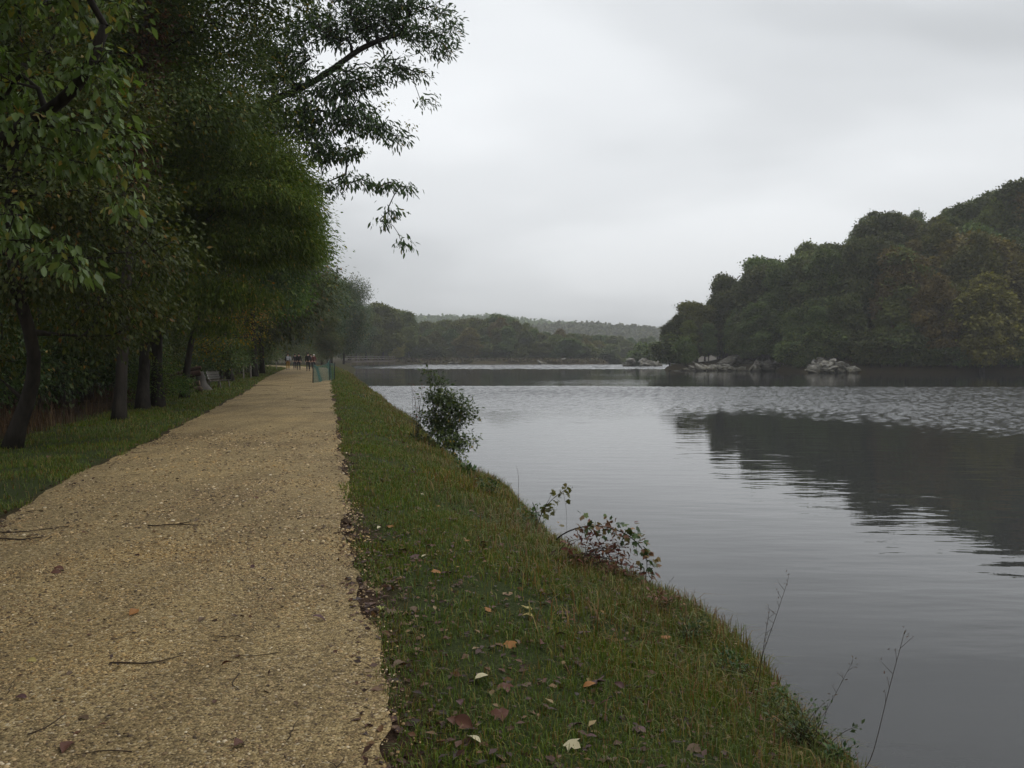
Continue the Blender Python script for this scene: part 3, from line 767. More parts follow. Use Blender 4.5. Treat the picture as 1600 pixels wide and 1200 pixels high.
    bl = [B(335, 440, 32.5, 1.0, 1.4, .5), B(375, 470, 33, 1.1, 1.4, .5), B(400, 500, 33.5, .8, 1.1, .45), B(345, 500, 33, 1.1, 1.2, .4), B(370, 525, 33.5, .9, 1.1, .35), B(300, 470, 32.5, .8, 1, .4),
          B(320, 545, 34, .7, .8, .4), B(415, 470, 34, .6, 1, .5), B(265, 500, 32.5, .5, .6, .25)]
    tree('yellowing_tree', 'small forked tree with thin yellow and orange autumn leaves', 'tree', base, trunk, bl, .15, .06, 'yellow_leaf', .085, T_SIMPLE,
         n_per=24, spread=.3, dens=2.6, seed=8)
    # the tall tree with long limbs reaching out over the path and water
    b0 = G(236, 630); base = np.array([b0[0], b0[1], gz(b0[0], b0[1])])
    trunk = [base, P(240, 500, 28.6), P(252, 380, 28.8), P(290, 270, 29.5), P(350, 200, 30), P(420, 158, 30.2), P(480, 134, 30), P(522, 108, 29.8), P(560, 76, 29.5), P(610, 56, 29.2), P(650, 48, 29)]
    bl = [B(600, 35, 29.2, 1.2, 1.3, .6), B(655, 55, 29, .8, 1, .45), B(690, 75, 28.8, .55, .8, .38), B(705, 45, 28.8, .3, .6, .3), B(540, 50, 29.4, 1.1, 1.2, .7), B(480, 40, 30, 1.2, 1.3, .8), B(560, 125, 29.5, 1.0, 1.2, .45),
          B(615, 105, 29.2, .7, .9, .32), B(665, 158, 28.9, .3, .4, .12), B(650, 115, 29, .45, .5, .2), B(515, 185, 29.6, 1.1, 1.2, .6), B(580, 200, 29.3, .8, 1, .32), B(615, 218, 29.2, .36, .6, .25), B(540, 238, 29.4, .7, .8, .28),
          B(470, 190, 29.8, 1.1, 1.2, .8), B(585, 288, 29, .8, .6, .16), B(630, 292, 28.8, .42, .5, .16), B(545, 280, 29.2, .5, .5, .22), B(596, 345, 28.8, .26, .3, .14), B(632, 385, 28.6, .26, .3, .12), B(610, 330, 28.8, .2, .3, .12),
          B(430, 80, 30, 1.3, 1.5, 1.2), B(640, 8, 29, 1.1, 1.1, .45), B(510, -30, 29.6, 1.8, 1.8, .8), B(620, -70, 29.4, 1.5, 1.5, .7), B(410, 200, 30, 1.2, 1.4, .9), B(690, 20, 29, .35, .5, .25), B(520, 135, 29.6, 1.0, 1.1, .7), B(500, 235, 29.5, .8, 1, .7), B(560, 180, 29.4, .8, .9, .5), B(450, 120, 30, 1.2, 1.2, 1.0), B(580, 20, 29.3, 1.2, 1.2, .6), B(505, 295, 29.4, .5, .6, .25)]
    rt = tree('long_limbed_tree', 'tall tree with feathery compound leaves on long limbs reaching over path and water', 'tree', base, trunk, bl, .19, .045, 'walnut', .175, T_LONG,
              n_per=14, spread=.16, dens=6, seed=9, tip=.009, seg=.35, droop=.35, out=.6, upbias=.15)
    # orange-tinged bunch low on that limb
    r = np.random.default_rng(99)
    q = blob_targets(r, [B(600, 165, 29.3, .35, .4, .16), B(640, 195, 29.1, .2, .2, .2), B(475, 165, 29.5, .3, .3, .2)], 6)
    V, F = leaves_at(r, q, q.mean(0), 5, .12, .10, T_SIMPLE, .5)
    link('autumn_leaves', mesh_np('autumn_leaves', V - base, [F], M['yellow_leaf']), rt)
near_trees()

# generic broadleaved trees: one of each kind, then copies
PROTO = {}
def proto(key, H, R, z0, nb, leaf, size, n_per, dens, spread, seed, r0, name, template=T_SIMPLE, lean=0.4, br=.36, bark='bark', tip=.008, seg=.6, minr=0.0):
    r = np.random.default_rng(seed)
    bl = envelope_blobs(r, H, R, z0, nb, br)
    trunk = [(0, 0, 0), (lean * .2, .05, H * .2), (lean * .6, -.1, H * .45), (lean, .15, H * .7), (lean * .8, 0, H * .92)]
    t = tree(name, None, 'tree', (0, 0, 0), trunk, bl, r0, r0 * .3, leaf, size, template, n_per, spread, dens, seed, bark=bark, tip=tip, seg=seg, minr=minr)
    cz = np.array([v.co.z for v in [k for k in t.children if k.name.startswith('crown')][0].data.vertices]); PROTO[key] = [t, False, float(np.percentile(cz, 99.3))]
    return t
def plant(key, x, y, rz, sc, label, group=None, leaf=None, dz=0.0, name=None, cat='tree'):
    p = PROTO[key]
    z = gz(x, y) - 0.05 + dz
    s3 = sc if isinstance(sc, tuple) else (sc, sc, sc)
    if not p[1]:
        o = p[0]; p[1] = True; o.location = (x, y, z); o.rotation_euler = (0, 0, rz); o.scale = s3
        o['label'] = label
        if group: o['group'] = group
        elif 'group' in o: del o['group']
    else:
        o = copy_thing(p[0], (x, y, z), rz, s3, label, group)
        if not group and 'group' in o: del o['group']
    o['category'] = cat
    if name: o.name = name
    for c in o.children:                     # one shared crown mesh per kind and leaf colour
        if c.name.startswith('crown'):
            base_me = [k for k in p[0].children if k.name.startswith('crown')][0].data if len(p) < 4 else p[3]
            if len(p) < 4: p.append(base_me); p.append({base_me.materials[0].name: base_me})
            want = leaf and M[leaf].name or base_me.materials[0].name
            if want not in p[4]:
                me = base_me.copy(); me.name = 'crown'; me.materials.clear(); me.materials.append(M[leaf]); p[4][want] = me
            c.data = p[4][want]
    return o

proto('L1', 14, 4.6, 2.4, 30, 'dark_leaf', .17, 70, 1.5, .5, 21, .17, 'broadleaf_tree')
proto('L2', 16, 4.2, 3.2, 30, 'dark_leaf', .16, 70, 1.5, .5, 22, .16, 'broadleaf_tree')
proto('L3', 11, 4.2, 1.2, 28, 'dark_leaf', .17, 70, 1.5, .5, 23, .13, 'broadleaf_tree')
proto('S1', 3.2, 2.0, 0.1, 14, 'dark_leaf', .11, 26, 2.2, .26, 24, .05, 'understorey_shrub', seg=.35, tip=.006)

def row_trees():
    # trees lining the path into the distance, left side
    rows = [('L1', -17.6, 43, 0.3, 1.05, 'dark broadleaf tree over the bench, first of the row along the path', None),
            ('L2', -17.2, 52, 1.9, 1.12, 'mid green tree behind the bench, arching over the path', 'fine_leaf'),
            ('L1', -18.7, 62, 2.6, 1.25, 'mid green tree arching over the path midway along the row', 'fine_leaf'),
            ('L3', -21.4, 73, 4.0, 1.65, 'low branched dark tree beside the path behind the midway tree', None),
            ('L1', -25.0, 85, 5.1, 1.5, 'dark tree at the path edge nearest the walkers', None),
            ('L2', -29.8, 100, 0.9, 1.5, 'dark tree left of the walkers where the path begins to bend', None),
            ('L3', -44, 118, 3.3, 1.5, 'dark bushy tree left of the bright bend in the path', None)]
    for k, x, y, rz, s, lab, lf in rows: plant(k, x, y, rz, s, lab, leaf=lf)
    # beyond the bend, right of the path and on the water side
    rows = [('L3', -33.0, 148, 1.0, (1.4, 1.4, 1.5), 'dark rounded tree at the water edge beyond the green net', 'walnut'),
            ('L3', -31.8, 161, 0.2, (1.35, 1.35, 1.55), 'dark full crowned tree leaning over the water left of the footbridge', 'walnut'),
            ('L1', -36.8, 174, 2.2, (1.25, 1.25, 1.45), 'tallest dark tree on the water side beyond the green net', 'walnut'),
            ('L1', -36.0, 150, 2.0, 1.0, 'dense tree closing off the view just behind the walkers', None),
            ('L3', -43, 156, 2.9, 1.35, 'dark low branched tree behind the walkers at the end of the path', None),
            ('L1', -51, 165, 4.1, 1.05, 'large dark tree beyond the bend of the path', None),
            ('L3', -41.0, 224, 5.2, 1.45, 'green tree at the water edge near the footbridge', 'walnut'),
            ('L2', -46.5, 208, 0.4, 1.15, 'tall tree behind the water edge trees by the footbridge', None),
            ('L1', -60, 150, 1.4, 1.0, 'dark tree in the wood past the left turn of the path', None),
            ('L3', -27.3, 126, 3.7, (.62, .62, .75), 'small dark tree on the bank right of the walkers', None)]
    for k, x, y, rz, s, lab, lf in rows: plant(k, x, y, rz, s, lab, leaf=lf)
    # the wood to the left of the path
    r = np.random.default_rng(31)
    pts = []
    tries = 0
    while len(pts) < 30 and tries < 4000:
        tries += 1
        y = 12 + 88 * r.random() ** 1.1
        le = float(path_left(y))
        x = le - 6.5 - r.random() * (10 + y * 0.42)
        if x < -0.72 * y - 6: continue
        if all((x - a) ** 2 + (y - b) ** 2 > 4.6 ** 2 for a, b in pts): pts.append((x, y))
    for i, (x, y) in enumerate(pts):
        plant(['L1', 'L2', 'L3', 'L2'][i % 4], x, y, r.random() * 6.28, .85 + .3 * r.random(), 'dark tree crowded in the shady wood left of the path', 'trees in the shady wood left of the path')
    # belt that closes the view under the crowns
    k = 0
    for d, p0, p1, step in ((78, 60, 330, 44), (112, 170, 420, 30), (160, 330, 470, 24)):
        for px in np.arange(p0, p1, step):
            a = P(px + r.uniform(-6, 6), 555, d + r.uniform(-5, 5))
            if float(path_left(a[1])) - 3 < a[0] < float(path_right(a[1])) + 1.5 or (a[1] < 130 and a[0] > float(path_left(a[1])) - 3): continue
            plant('L3', a[0], a[1], r.random() * 6.28, (1.2, 1.2, 1.1), 'low branched dark tree deep in the wood at the end of the path' if d > 150 else 'low branched dark tree deep in the wood left of the path', 'low branched trees at the end of the path' if d > 150 else 'low branched trees deep in the wood'); k += 1
    for x, y, sc, lab in ((-15.5, 31, 1.15, 'tall dark tree filling the gap behind the twin trunks'), (-13.6, 25.5, 1.1, 'dark tree between the creeper clad tree and the twin trunks'), (-17.5, 37, 1.2, 'tall dark tree left of the bench')):
        plant('L2', x, y, 1.3 * x, sc, lab)
    # shrubs along the far verge
    for i, d in enumerate((40, 45.5, 50, 55, 60, 66, 72, 78, 85, 92, 99, 107, 116)):
        x = float(path_left(np.array(float(d)))) - 2.3 - r.random() * 1.2 - (1.4 if d < 48 else 0)
        sc = .75 + .35 * r.random() + d * .005
        plant('S1', x, float(d), r.random() * 6, (sc, sc, sc * 1.05), 'dark shrub lining the left verge beyond the bench', 'dark shrubs lining the left verge', cat='shrub')
    for x, y, sc in ((-33.5, 139, 1.3), (-38, 143, 1.6), (-42, 147, 1.7), (-46.5, 150, 1.7), (-51, 148, 1.6), (-55, 140, 1.6), (-30.0, 134, .9), (-36, 152, 1.4)):
        plant('S1', x, y, x * 3, (sc, sc, sc), 'dark shrub closing the path end behind the walkers', 'dark shrubs behind the walkers', cat='shrub')
    # understorey
    for i, (y, off) in enumerate(((16.5, 4.3), (18.5, 3.9), (20, 4.6), (22.5, 3.5), (24, 4.6), (28.5, 4.0), (30, 3.2), (33, 3.6), (35.5, 4.4), (38, 4.2), (14.5, 4.8), (26.2, 4.9))):
        sc = .8 + .35 * r.random()
        plant('S1', float(path_left(np.array(y))) - off - .8, y, i * 1.7, (sc, sc, sc * 1.15), 'dark tangled shrub at the inner edge of the left verge', 'dark shrubs at the inner edge of the left verge', cat='shrub', leaf='walnut')  # darker leaf colour stands in for deep shade at the wood edge
    pts = []; tries = 0
    while len(pts) < 34 and tries < 4000:
        tries += 1
        y = 17 + 55 * r.random()
        le = float(path_left(y))
        x = le - 4.2 - r.random() * (5 + y * 0.2)
        if x < -0.66 * y - 3: continue
        if all((x - a) ** 2 + (y - b) ** 2 > 2.2 ** 2 for a, b in pts): pts.append((x, y))
    for i, (x, y) in enumerate(pts):
        s = .7 + .6 * r.random()
        plant('S1', x, y, r.random() * 6.28, (s, s, s * (.8 + .5 * r.random())), 'dim green shrub growing between the trunks left of the path', 'shrubs between the trunks', cat='shrub',
              leaf=['walnut', 'walnut', 'dark_leaf'][i % 3])  # mostly the darker leaf, so shade between the trunks is in the colour
    for (px, py, s, lab, lf) in [(205, 640, .55, 'pale leaved sapling between the two leftmost straight trunks', 'fine_leaf'), (262, 628, .34, 'light green sapling just right of the twin trunks', 'fine_leaf')]:
        a = on_ground(px, py); plant('S1', a[0] - .2, a[1] + 1.5, 1.0, s, lab, cat='shrub', leaf=lf)
row_trees()

# ------------------------------------------------------------------ far shores
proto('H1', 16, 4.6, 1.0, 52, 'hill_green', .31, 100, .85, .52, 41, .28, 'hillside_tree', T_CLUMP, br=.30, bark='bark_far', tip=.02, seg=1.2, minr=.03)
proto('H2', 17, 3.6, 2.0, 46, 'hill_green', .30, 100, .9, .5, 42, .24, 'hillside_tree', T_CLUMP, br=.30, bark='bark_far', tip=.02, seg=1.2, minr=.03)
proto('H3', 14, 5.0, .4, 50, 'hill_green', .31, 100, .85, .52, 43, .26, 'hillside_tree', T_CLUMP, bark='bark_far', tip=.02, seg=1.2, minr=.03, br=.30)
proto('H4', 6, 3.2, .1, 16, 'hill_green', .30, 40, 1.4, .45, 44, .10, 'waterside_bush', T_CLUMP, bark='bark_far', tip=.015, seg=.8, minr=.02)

SKY_R = ([990, 1030, 1045, 1060, 1100, 1150, 1185, 1215, 1250, 1290, 1325, 1340, 1370, 1400, 1440, 1480, 1520, 1560, 1600, 1700, 1900], [540, 528, 500, 476, 450, 434, 416, 402, 392, 391, 388, 362, 343, 346, 338, 326, 322, 302, 292, 270, 240])
def project(x, y, z):
    v = np.array([x, y, z - EYE]); f = np.array([0, math.cos(PITCH), -math.sin(PITCH)]); u = np.array([0, math.sin(PITCH), math.cos(PITCH)])
    d = v @ f
    return 800 + F_PX * x / d, 600 - F_PX * (v @ u) / d
def hill_trees():
    r = np.random.default_rng(51)
    X = r.uniform(24, 125, 6000); Y = r.uniform(95, 260, 6000)
    sd = poly_sd(X, Y); pts = []
    PX = 800 + F_PX * X / Y
    ok = (sd > 2.0) & (sd < 48) & (PX < 1780) & (PX > 1030) & (Y < 40 + 6 * X)
    order = np.argsort(sd + r.random(6000) * 6)
    for i in order:
        if not ok[i]: continue
        gap = 4.0 if sd[i] < 10 else 5.0
        if all((X[i] - a) ** 2 + (Y[i] - b) ** 2 > gap ** 2 for a, b, _ in pts):
            pts.append((X[i], Y[i], sd[i]))
        if len(pts) > 200: break
    n = 0
    for (x, y, s) in pts:
        z = gz(x, y)
        px, _ = project(x, y, z)
        sky = np.interp(px, *SKY_R) + r.choice([-5, 0, 5, 12, 22]) + r.uniform(-4, 4)
        top = P(px, sky, y)[2]
        hmax = top - z
        if hmax < 2.2: continue
        front = s < 6
        h = min(hmax, (6.0 + 6 * r.random()) if front else (12 + 7 * r.random()))
        k = ['H1', 'H2', 'H3'][int(r.integers(3))] if h > 6 else 'H4'
        sc = h / PROTO[k][2]; w = max(sc, .5) * r.uniform(.72, .98)
        u = r.random()
        leaf = 'hill_green'
        if px > 1390 and u < .13: leaf = 'hill_rust'
        elif px > 1360 and u < .48: leaf = 'hill_olive'
        elif u < .16: leaf = 'hill_olive'
        row = 'along the waterline' if front else ('part way up' if s < 20 else 'on the upper slope')
        side = 'at the low left end' if px < 1180 else ('above the pale rocks' if px < 1370 else 'at the tall right end')
        tone = {'hill_green': 'dark green', 'hill_olive': 'olive green', 'hill_rust': 'ochre brown'}[leaf]
        kind = 'bush' if k == 'H4' else 'tree'
        plant(k, x, y, r.random() * 6.28, (w, w, sc), f'{tone} {kind} {row} {side} of the wooded hill',
              f'{tone} {kind} group {row} {side} of the wooded hill', leaf=leaf, cat=kind, name='waterside_bush' if k == 'H4' else 'hillside_tree')
        n += 1
    # bushes hanging over the waterline
    for i, px in enumerate(np.arange(1240, 1720, 15.0)):
        px += r.uniform(-5, 5)
        d = 150.0
        for d in np.arange(115, 170, .5):
            a = P(px, 555, d)
            if poly_sd(np.array([a[0]]), np.array([d]))[0] > .7: break
        if 1258 < px < 1345: d += 5
        sc = r.uniform(.5, 1.0)
        plant('H4', a[0], d, r.random() * 6, (sc * 1.1, sc * 1.1, sc), 'dark bush overhanging the waterline right of the pale rock mound' if px > 1340 else 'dark bush at the waterline behind the pale rock mound',
              'dark bushes over the water right of the rock mound' if px > 1340 else 'dark bushes behind the rock mound', cat='bush', name='waterside_bush', dz=-.3)
    # trees that stand out
    def special(px, py_top, d, k, leaf, lab, wide=1.0):
        a = P(px, 555, d); z = gz(a[0], d); h = P(px, py_top, d)[2] - z; sc = h / PROTO[k][2]
        plant(k, a[0], d, r.random() * 6, (sc * wide, sc * wide, sc), lab, leaf=leaf, name='hillside_tree')
    special(1200, 468, 151, 'H3', 'hill_bright', 'bright green spreading tree low on the wooded hill above the rocks', 1.25)
    special(1165, 500, 156, 'H3', 'hill_bright', 'smaller bright green tree beside the spreading one above the rocks', 1.1)
    special(1046, 524, 161, 'H4', 'hill_green', 'dark bushy growth at the very tip of the wooded hill', 1.3)
    special(1062, 497, 163, 'H3', 'hill_green', 'second dark tree from the tip of the wooded hill', 1.15)
    special(1088, 476, 166, 'H1', 'hill_olive', 'olive tree third from the tip of the wooded hill', 1.15)
    special(1072, 530, 155, 'H4', 'hill_bright', 'round light green bush at the low tip of the hill', 1.0)
    special(1535, 440, 128, 'H3', 'hill_rust', 'rust brown tree at the waterline near the right edge of the hill', 1.05)
    special(1520, 372, 138, 'H1', 'hill_rust', 'tall orange brown tree half way up the right part of the hill', 1.1)
    special(1590, 400, 134, 'H1', 'hill_rust', 'brown tinged tree at the far right of the hill', 1.0)
    special(1410, 395, 136, 'H2', 'hill_olive', 'tall olive tree with a pale trunk near the middle of the hill', 1.1)
    special(1465, 440, 131, 'H3', 'hill_rust', 'brownish low tree left of the rust coloured one', .9)
    special(1370, 342, 158, 'H1', 'hill_green', 'dark tree standing above its neighbours where the skyline steps up', .9)
    special(1580, 293, 150, 'H1', 'hill_green', 'tallest tree on the skyline at the right edge of the picture', .9)
    return n
hill_trees()

SKY_F = ([520, 560, 575, 600, 630, 655, 690, 730, 760, 800, 830, 850, 900, 950, 1000, 1060], [486, 484, 482, 486, 494, 506, 502, 499, 502, 497, 508, 517, 522, 526, 530, 532])
def far_shore_trees():
    r = np.random.default_rng(61)
    for row, (dd, gap, cnt) in enumerate(((6, 22, 24), (18, 22, 24), (34, 24, 22))):
        px = 545.0
        while px < 1060:
            base = 272 + dd if px < 900 else np.interp(px, [900, 1060], [285, 400]) + dd
            if px < 640: base -= 12
            d = base + r.uniform(-4, 4)
            a = P(px, 555, d); x = a[0]
            sky = np.interp(px, *SKY_F)
            z = gz(x, d)
            full = P(px, sky, d)[2] - z
            h = full * ((.55 + .3 * r.random()) if row == 0 else (.78 + .25 * r.random()) if row == 1 else (.93 + .12 * r.random()))
            k = ['H1', 'H2', 'H3'][int(r.integers(3))]
            sc = h / PROTO[k][2]; w = max(sc, .75) * (1.0 + .25 * r.random())
            u = r.random()
            leaf = 'hill_olive' if u < .5 or px < 640 else ('hill_bright' if u < .72 else 'hill_green' if u < .92 else 'hill_rust')
            if px < 640: where = 'behind the footbridge on the far shore'
            elif px < 880: where = 'behind the middle of the far shore'
            else: where = 'in the hazy gap left of the wooded hill'
            rw = ['front row', 'second row', 'back row'][row]
            tone = {'hill_olive': 'olive', 'hill_bright': 'light green', 'hill_green': 'grey green', 'hill_rust': 'brownish'}[leaf]
            plant(k, x, d, r.random() * 6.28, (w, w, sc), f'{tone} tree in the {rw} {where}', f'{tone} trees of the {rw} {where}', leaf=leaf, name='far_shore_tree')
            px += gap * (.75 + .5 * r.random())
    px = 548.0
    while px < 1000:
        d = np.interp(px, [540, 640, 760, 900, 1000], [262, 270, 276, 275, 300]) + r.uniform(0, 5); a = P(px, 555, d); sc = r.uniform(.45, .95)
        plant('H4', a[0], d, r.random() * 6, (sc * 1.5, sc * 1.5, sc), 'low bush at the foot of the trees on the far shore', 'low bushes at the foot of the far trees', leaf=['hill_green', 'hill_olive'][int(r.integers(2))], cat='bush', name='waterside_bush'); px += r.uniform(9, 20)
    def special(px, py_top, d, k, leaf, lab, wide=1.0, cat='tree', nm='far_shore_tree'):
        a = P(px, 555, d); z = gz(a[0], d); h = P(px, py_top, d)[2] - z; sc = h / PROTO[k][2]
        plant(k, a[0], d, r.random() * 6, (sc * wide, sc * wide, sc), lab, leaf=leaf, name=nm, cat=cat)
    special(598, 479, 250, 'H1', 'hill_olive', 'tall yellow green tree above the footbridge', 1.1)
    special(618, 527, 262, 'H3', 'hill_yellow', 'small yellow tree just right of the footbridge', 1.2)
    special(572, 492, 232, 'H1', 'hill_olive', 'olive tree at the left end of the footbridge', 1.1)
    special(1000, 539, 216, 'H4', 'hill_green', 'round dark bush on the pale rock islet left of the hill', 1.2, 'bush', 'waterside_bush')
    special(785, 495, 292, 'H1', 'hill_green', 'broad dark green crown highest in the middle of the far shore', 1.2)
far_shore_trees()

def far_hills():
    bands = [('hills', 900, 590, 860, [(560, 490), (640, 487), (700, 488), (770, 487), (830, 494), (900, 500)]),
             ('hills', 760, 820, 1150, [(800, 510), (850, 500), (900, 499), (950, 500), (1000, 504), (1040, 508), (1150, 520)])]
    for bi, (nm, d, p0, p1, prof) in enumerate(bands):
        xs = np.linspace(p0 - 90, p1 + 60, 120); ys = np.linspace(-1, 1, 24)
        px, py = zip(*prof)
        V = []
        for t in ys:
            for x in xs:
                top = P(x, np.interp(x, px, py), d)[2] - 6
                hh = max(top, 2) * math.exp(-(t * 1.5) ** 2) - 3
                w = P(x, 555, d)
                V.append((w[0] * (1 + t * 0.1), d + t * 130, hh + 2.5 * (float(vnoise(np.array(x * .05), np.array(t * 4.), 71 + bi)) - .5)))
        V = np.array(V); k = len(xs)
        i = np.arange(len(ys) - 1)[:, None] * k; j = np.arange(k - 1)[None]
        q = np.stack([i + j, i + j + 1, i + k + j + 1, i + k + j], -1).reshape(-1, 4)
        link('hills', mesh_np('hills', V, [q], rough_mat('hill_soil%d' % bi, (.03, .04, .02), (.045, .055, .026), .05), True), kind='structure')
        r = np.random.default_rng(77 + bi)
        # canopy: rounded crowns of leaf clumps
        n = 4200
        I = r.integers(0, len(V), n)
        c = V[I] + r.normal(size=(n, 3)) * np.array([4, 6, .5])
        rep = 22
        C = np.repeat(c, rep, 0); d3 = norm(r.normal(size=(n * rep, 3))); d3[:, 2] = np.abs(d3[:, 2])
        R = np.repeat(r.uniform(3.2, 6.2, n), rep)
        pos = C + d3 * R[:, None] * np.array([1, 1, 1.25]) * (r.random((n * rep, 1)) ** .25)
        VV, FF = scatter(T_CLUMP, pos, r.normal(size=pos.shape), d3 + .4 * r.normal(size=pos.shape), r.uniform(1.6, 3.0, len(pos)))
        o = link('forest', mesh_np('forest', VV, [FF], M['hill_green']), kind='stuff')
        tag(o, ['distant forest on the palest ridge behind the far shore', 'hazy forest on the ridge that falls behind the wooded hill'][bi], 'forest')
far_hills()

# rocks ------------------------------------------------------------
def rock_mesh(r, boulders, strata=0.0):
    """boulders: (centre, size, tilt); faceted, cut by planes"""
    import bmesh
    mb = MB()
    bm = bmesh.new(); bmesh.ops.create_icosphere(bm, subdivisions=3, radius=1.0)
    v0 = np.array([v.co[:] for v in bm.verts]); f0 = np.array([[v.index for v in f.verts] for f in bm.faces]); bm.free()
    for c, s in boulders:
        v = v0.copy()
        for _ in range(13):
            n = norm(r.normal(size=3)); n = norm(n * np.array([1, 1, .8])); h = r.uniform(.24, .62)
            d = v @ n - h
            v = v - np.maximum(d, 0)[:, None] * n
        v = v / np.abs(v).max(0) + r.normal(size=v.shape) * .02
        a = r.random() * 6.28; R = np.array([[math.cos(a), -math.sin(a), 0], [math.sin(a), math.cos(a), 0], [0, 0, 1]])
        T = np.array(Matrix.Rotation(r.normal() * .25 + strata, 3, 'Y'))
        mb.add((v @ R.T) * np.array(s) @ T.T + np.array(c), [f0])
    return mb
def rocks():
    r = np.random.default_rng(81)
    def outcrop(px0, px1, py_top, py_base, d, n, mat, label, size, strata=.3):
        bl = []
        for i in range(n):
            u = (i + .5) / n; px = px0 + (px1 - px0) * u + r.normal() * 3
            arch = 1 - abs(2 * u - 1) ** 2.2
            h = (P(px, py_top, d)[2] - WATER) * (.35 + .65 * arch) * r.uniform(.75, 1.0)
            s = size * r.uniform(.7, 1.25)
            lev = max(1, int(round(h / (s * .9))))
            for k in range(lev):
                z = WATER - .2 + (k + .45) * h / lev
                a = P(px + r.normal() * 4, 555, d)
                bl.append(((a[0], d + r.uniform(-.8, 1.2) + k * .5, z), (s * r.uniform(.9, 1.4), s * r.uniform(.8, 1.2), h / lev * r.uniform(.6, .85))))
        mb = rock_mesh(r, bl, strata)
        ba = P((px0 + px1) / 2, 555, d); base = np.array([ba[0], d, WATER])
        o = mb.build('rock_outcrop', M[mat], None, base, False, loc=tuple(base))
        tag(o, label, 'rock')
    outcrop(1266, 1332, 555, 585, 129.5, 12, 'rock', 'pale rounded rock mound standing clear at the waterline', .95, .25)
    outcrop(1060, 1165, 566, 579, 152.5, 12, 'rock', 'low pale ledge of rock with yellowish stains at the foot of the hill', 1.2, .15)
    outcrop(1130, 1190, 541, 572, 155.5, 6, 'rock_dark', 'grey broken rock face standing above the low ledge', 1.9, -.4)
    outcrop(1040, 1250, 573, 581, 147, 22, 'rock_dark', 'low broken grey ledge running along the foot of the hill', .8, .3)
    outcrop(1172, 1235, 562, 580, 144, 7, 'rock_dark', 'steeply slanting grey slabs between the ledge and the pale mound', 1.2, -.9)
    outcrop(985, 1030, 557, 573, 203, 6, 'rock', 'pale rock islet beneath the round dark bush', 1.7, .25)
    # rough bank of the far shore
    for (px, py, d, lab) in ((880, 563, 268, 'pale boulder on the bank at the middle of the far shore'), (705, 566, 264, 'small grey boulder low on the far bank'), (845, 566, 266, 'dull boulder left of the pale one on the far bank')):
        a = P(px, py, d); z = max(gz(a[0], d), WATER)
        mb = rock_mesh(r, [((a[0], d, z + .2), (1.6, 1.0, .6)), ((a[0] + 1.4, d + .3, z + .1), (1.1, .9, .45))])
        tag(mb.build('boulder', M['rock'], None, (a[0], d, z), loc=(a[0], d, z)), lab, 'rock')
rocks()

# low dry scrub along the far bank: one mass
def far_scrub():
    r = np.random.default_rng(91)
    n = 9000
    t = r.random(n); px = 560 + t * 440
    d = np.interp(px, [560, 640, 760, 900, 1000], [246, 262, 268, 266, 275]) + r.uniform(-1, 9, n)
    q = np.array([P(a, 555, b) for a, b in zip(px, d)])
    sd = poly_sd(q[:, 0], q[:, 1]); k = sd > .2
    q = q[k]; q[:, 2] = ground_z(q[:, 0], q[:, 1], sd[k]) + r.random(k.sum()) * .9 * vnoise(q[:, 0] * .3, q[:, 1] * .3, 4)
    V, F = scatter(T_CLUMP, q, r.normal(size=q.shape), r.normal(size=q.shape) + np.array([0, -.4, .8]), r.uniform(.35, .8, len(q)))
    me = mesh_np('scrub', V, [F], leaf_mat('far_scrub', [(0, (.045, .034, .022)), (.5, (.085, .066, .038)), (.8, (.13, .10, .055)), (1, (.07, .085, .03))], .15, .7, .1, .1))
    tag(link('scrub', me, kind='stuff'), 'low brown scrub and dry grass along the far bank', 'scrub')
far_scrub()

# ------------------------------------------------------------------ grass, litter, gravel
def blades(r, x, y, h, w, lean=0.5):
    """bent grass blades: 5 vertices each"""
    n = len(x); z = ground_z(x, y)
    a = r.random(n) * 6.283; d = np.stack([np.cos(a), np.sin(a), np.zeros(n)], 1)
    s = np.stack([-d[:, 1], d[:, 0], np.zeros(n)], 1)
    b = np.stack([x, y, z - 0.004], 1)
    ln = np.abs(r.normal(size=n)) * lean
    m = b + d * (h * ln * .3)[:, None] + np.array([0, 0, 1]) * (h * .6)[:, None]
    t = b + d * (h * ln * 1.0)[:, None] + np.array([0, 0, 1]) * (h * (1.0 - .35 * np.minimum(ln, 1.6)))[:, None]
    W = (s * w[:, None])
    V = np.stack([b - W * .5, b + W * .5, m + W * .42, m - W * .42, t], 1).reshape(-1, 3)
    i = np.arange(n)[:, None] * 5
    return V, i + np.array([[0, 1, 2, 3]]), i + np.array([[3, 2, 4]])
def area_points(r, y0, y1, dens, x0f, x1f, thin=None):
    """random points between two x(y) curves"""
    ys = np.linspace(y0, y1, 200); wid = (x1f(ys) - x0f(ys)).clip(0)
    tot = int(np.trapz(wid, ys) * dens)
    c = np.cumsum(wid); y = np.interp(r.random(tot) * c[-1], c, ys)
    x = x0f(y) + (x1f(y) - x0f(y)) * r.random(tot)
    if thin is not None:
        k = r.random(tot) < thin(x, y); x, y = x[k], y[k]
    return x, y
def edge_noise(y, s): return (fbm(y * 1.1, y * 0 + s, 60 + int(s), 2) - .4) * .5
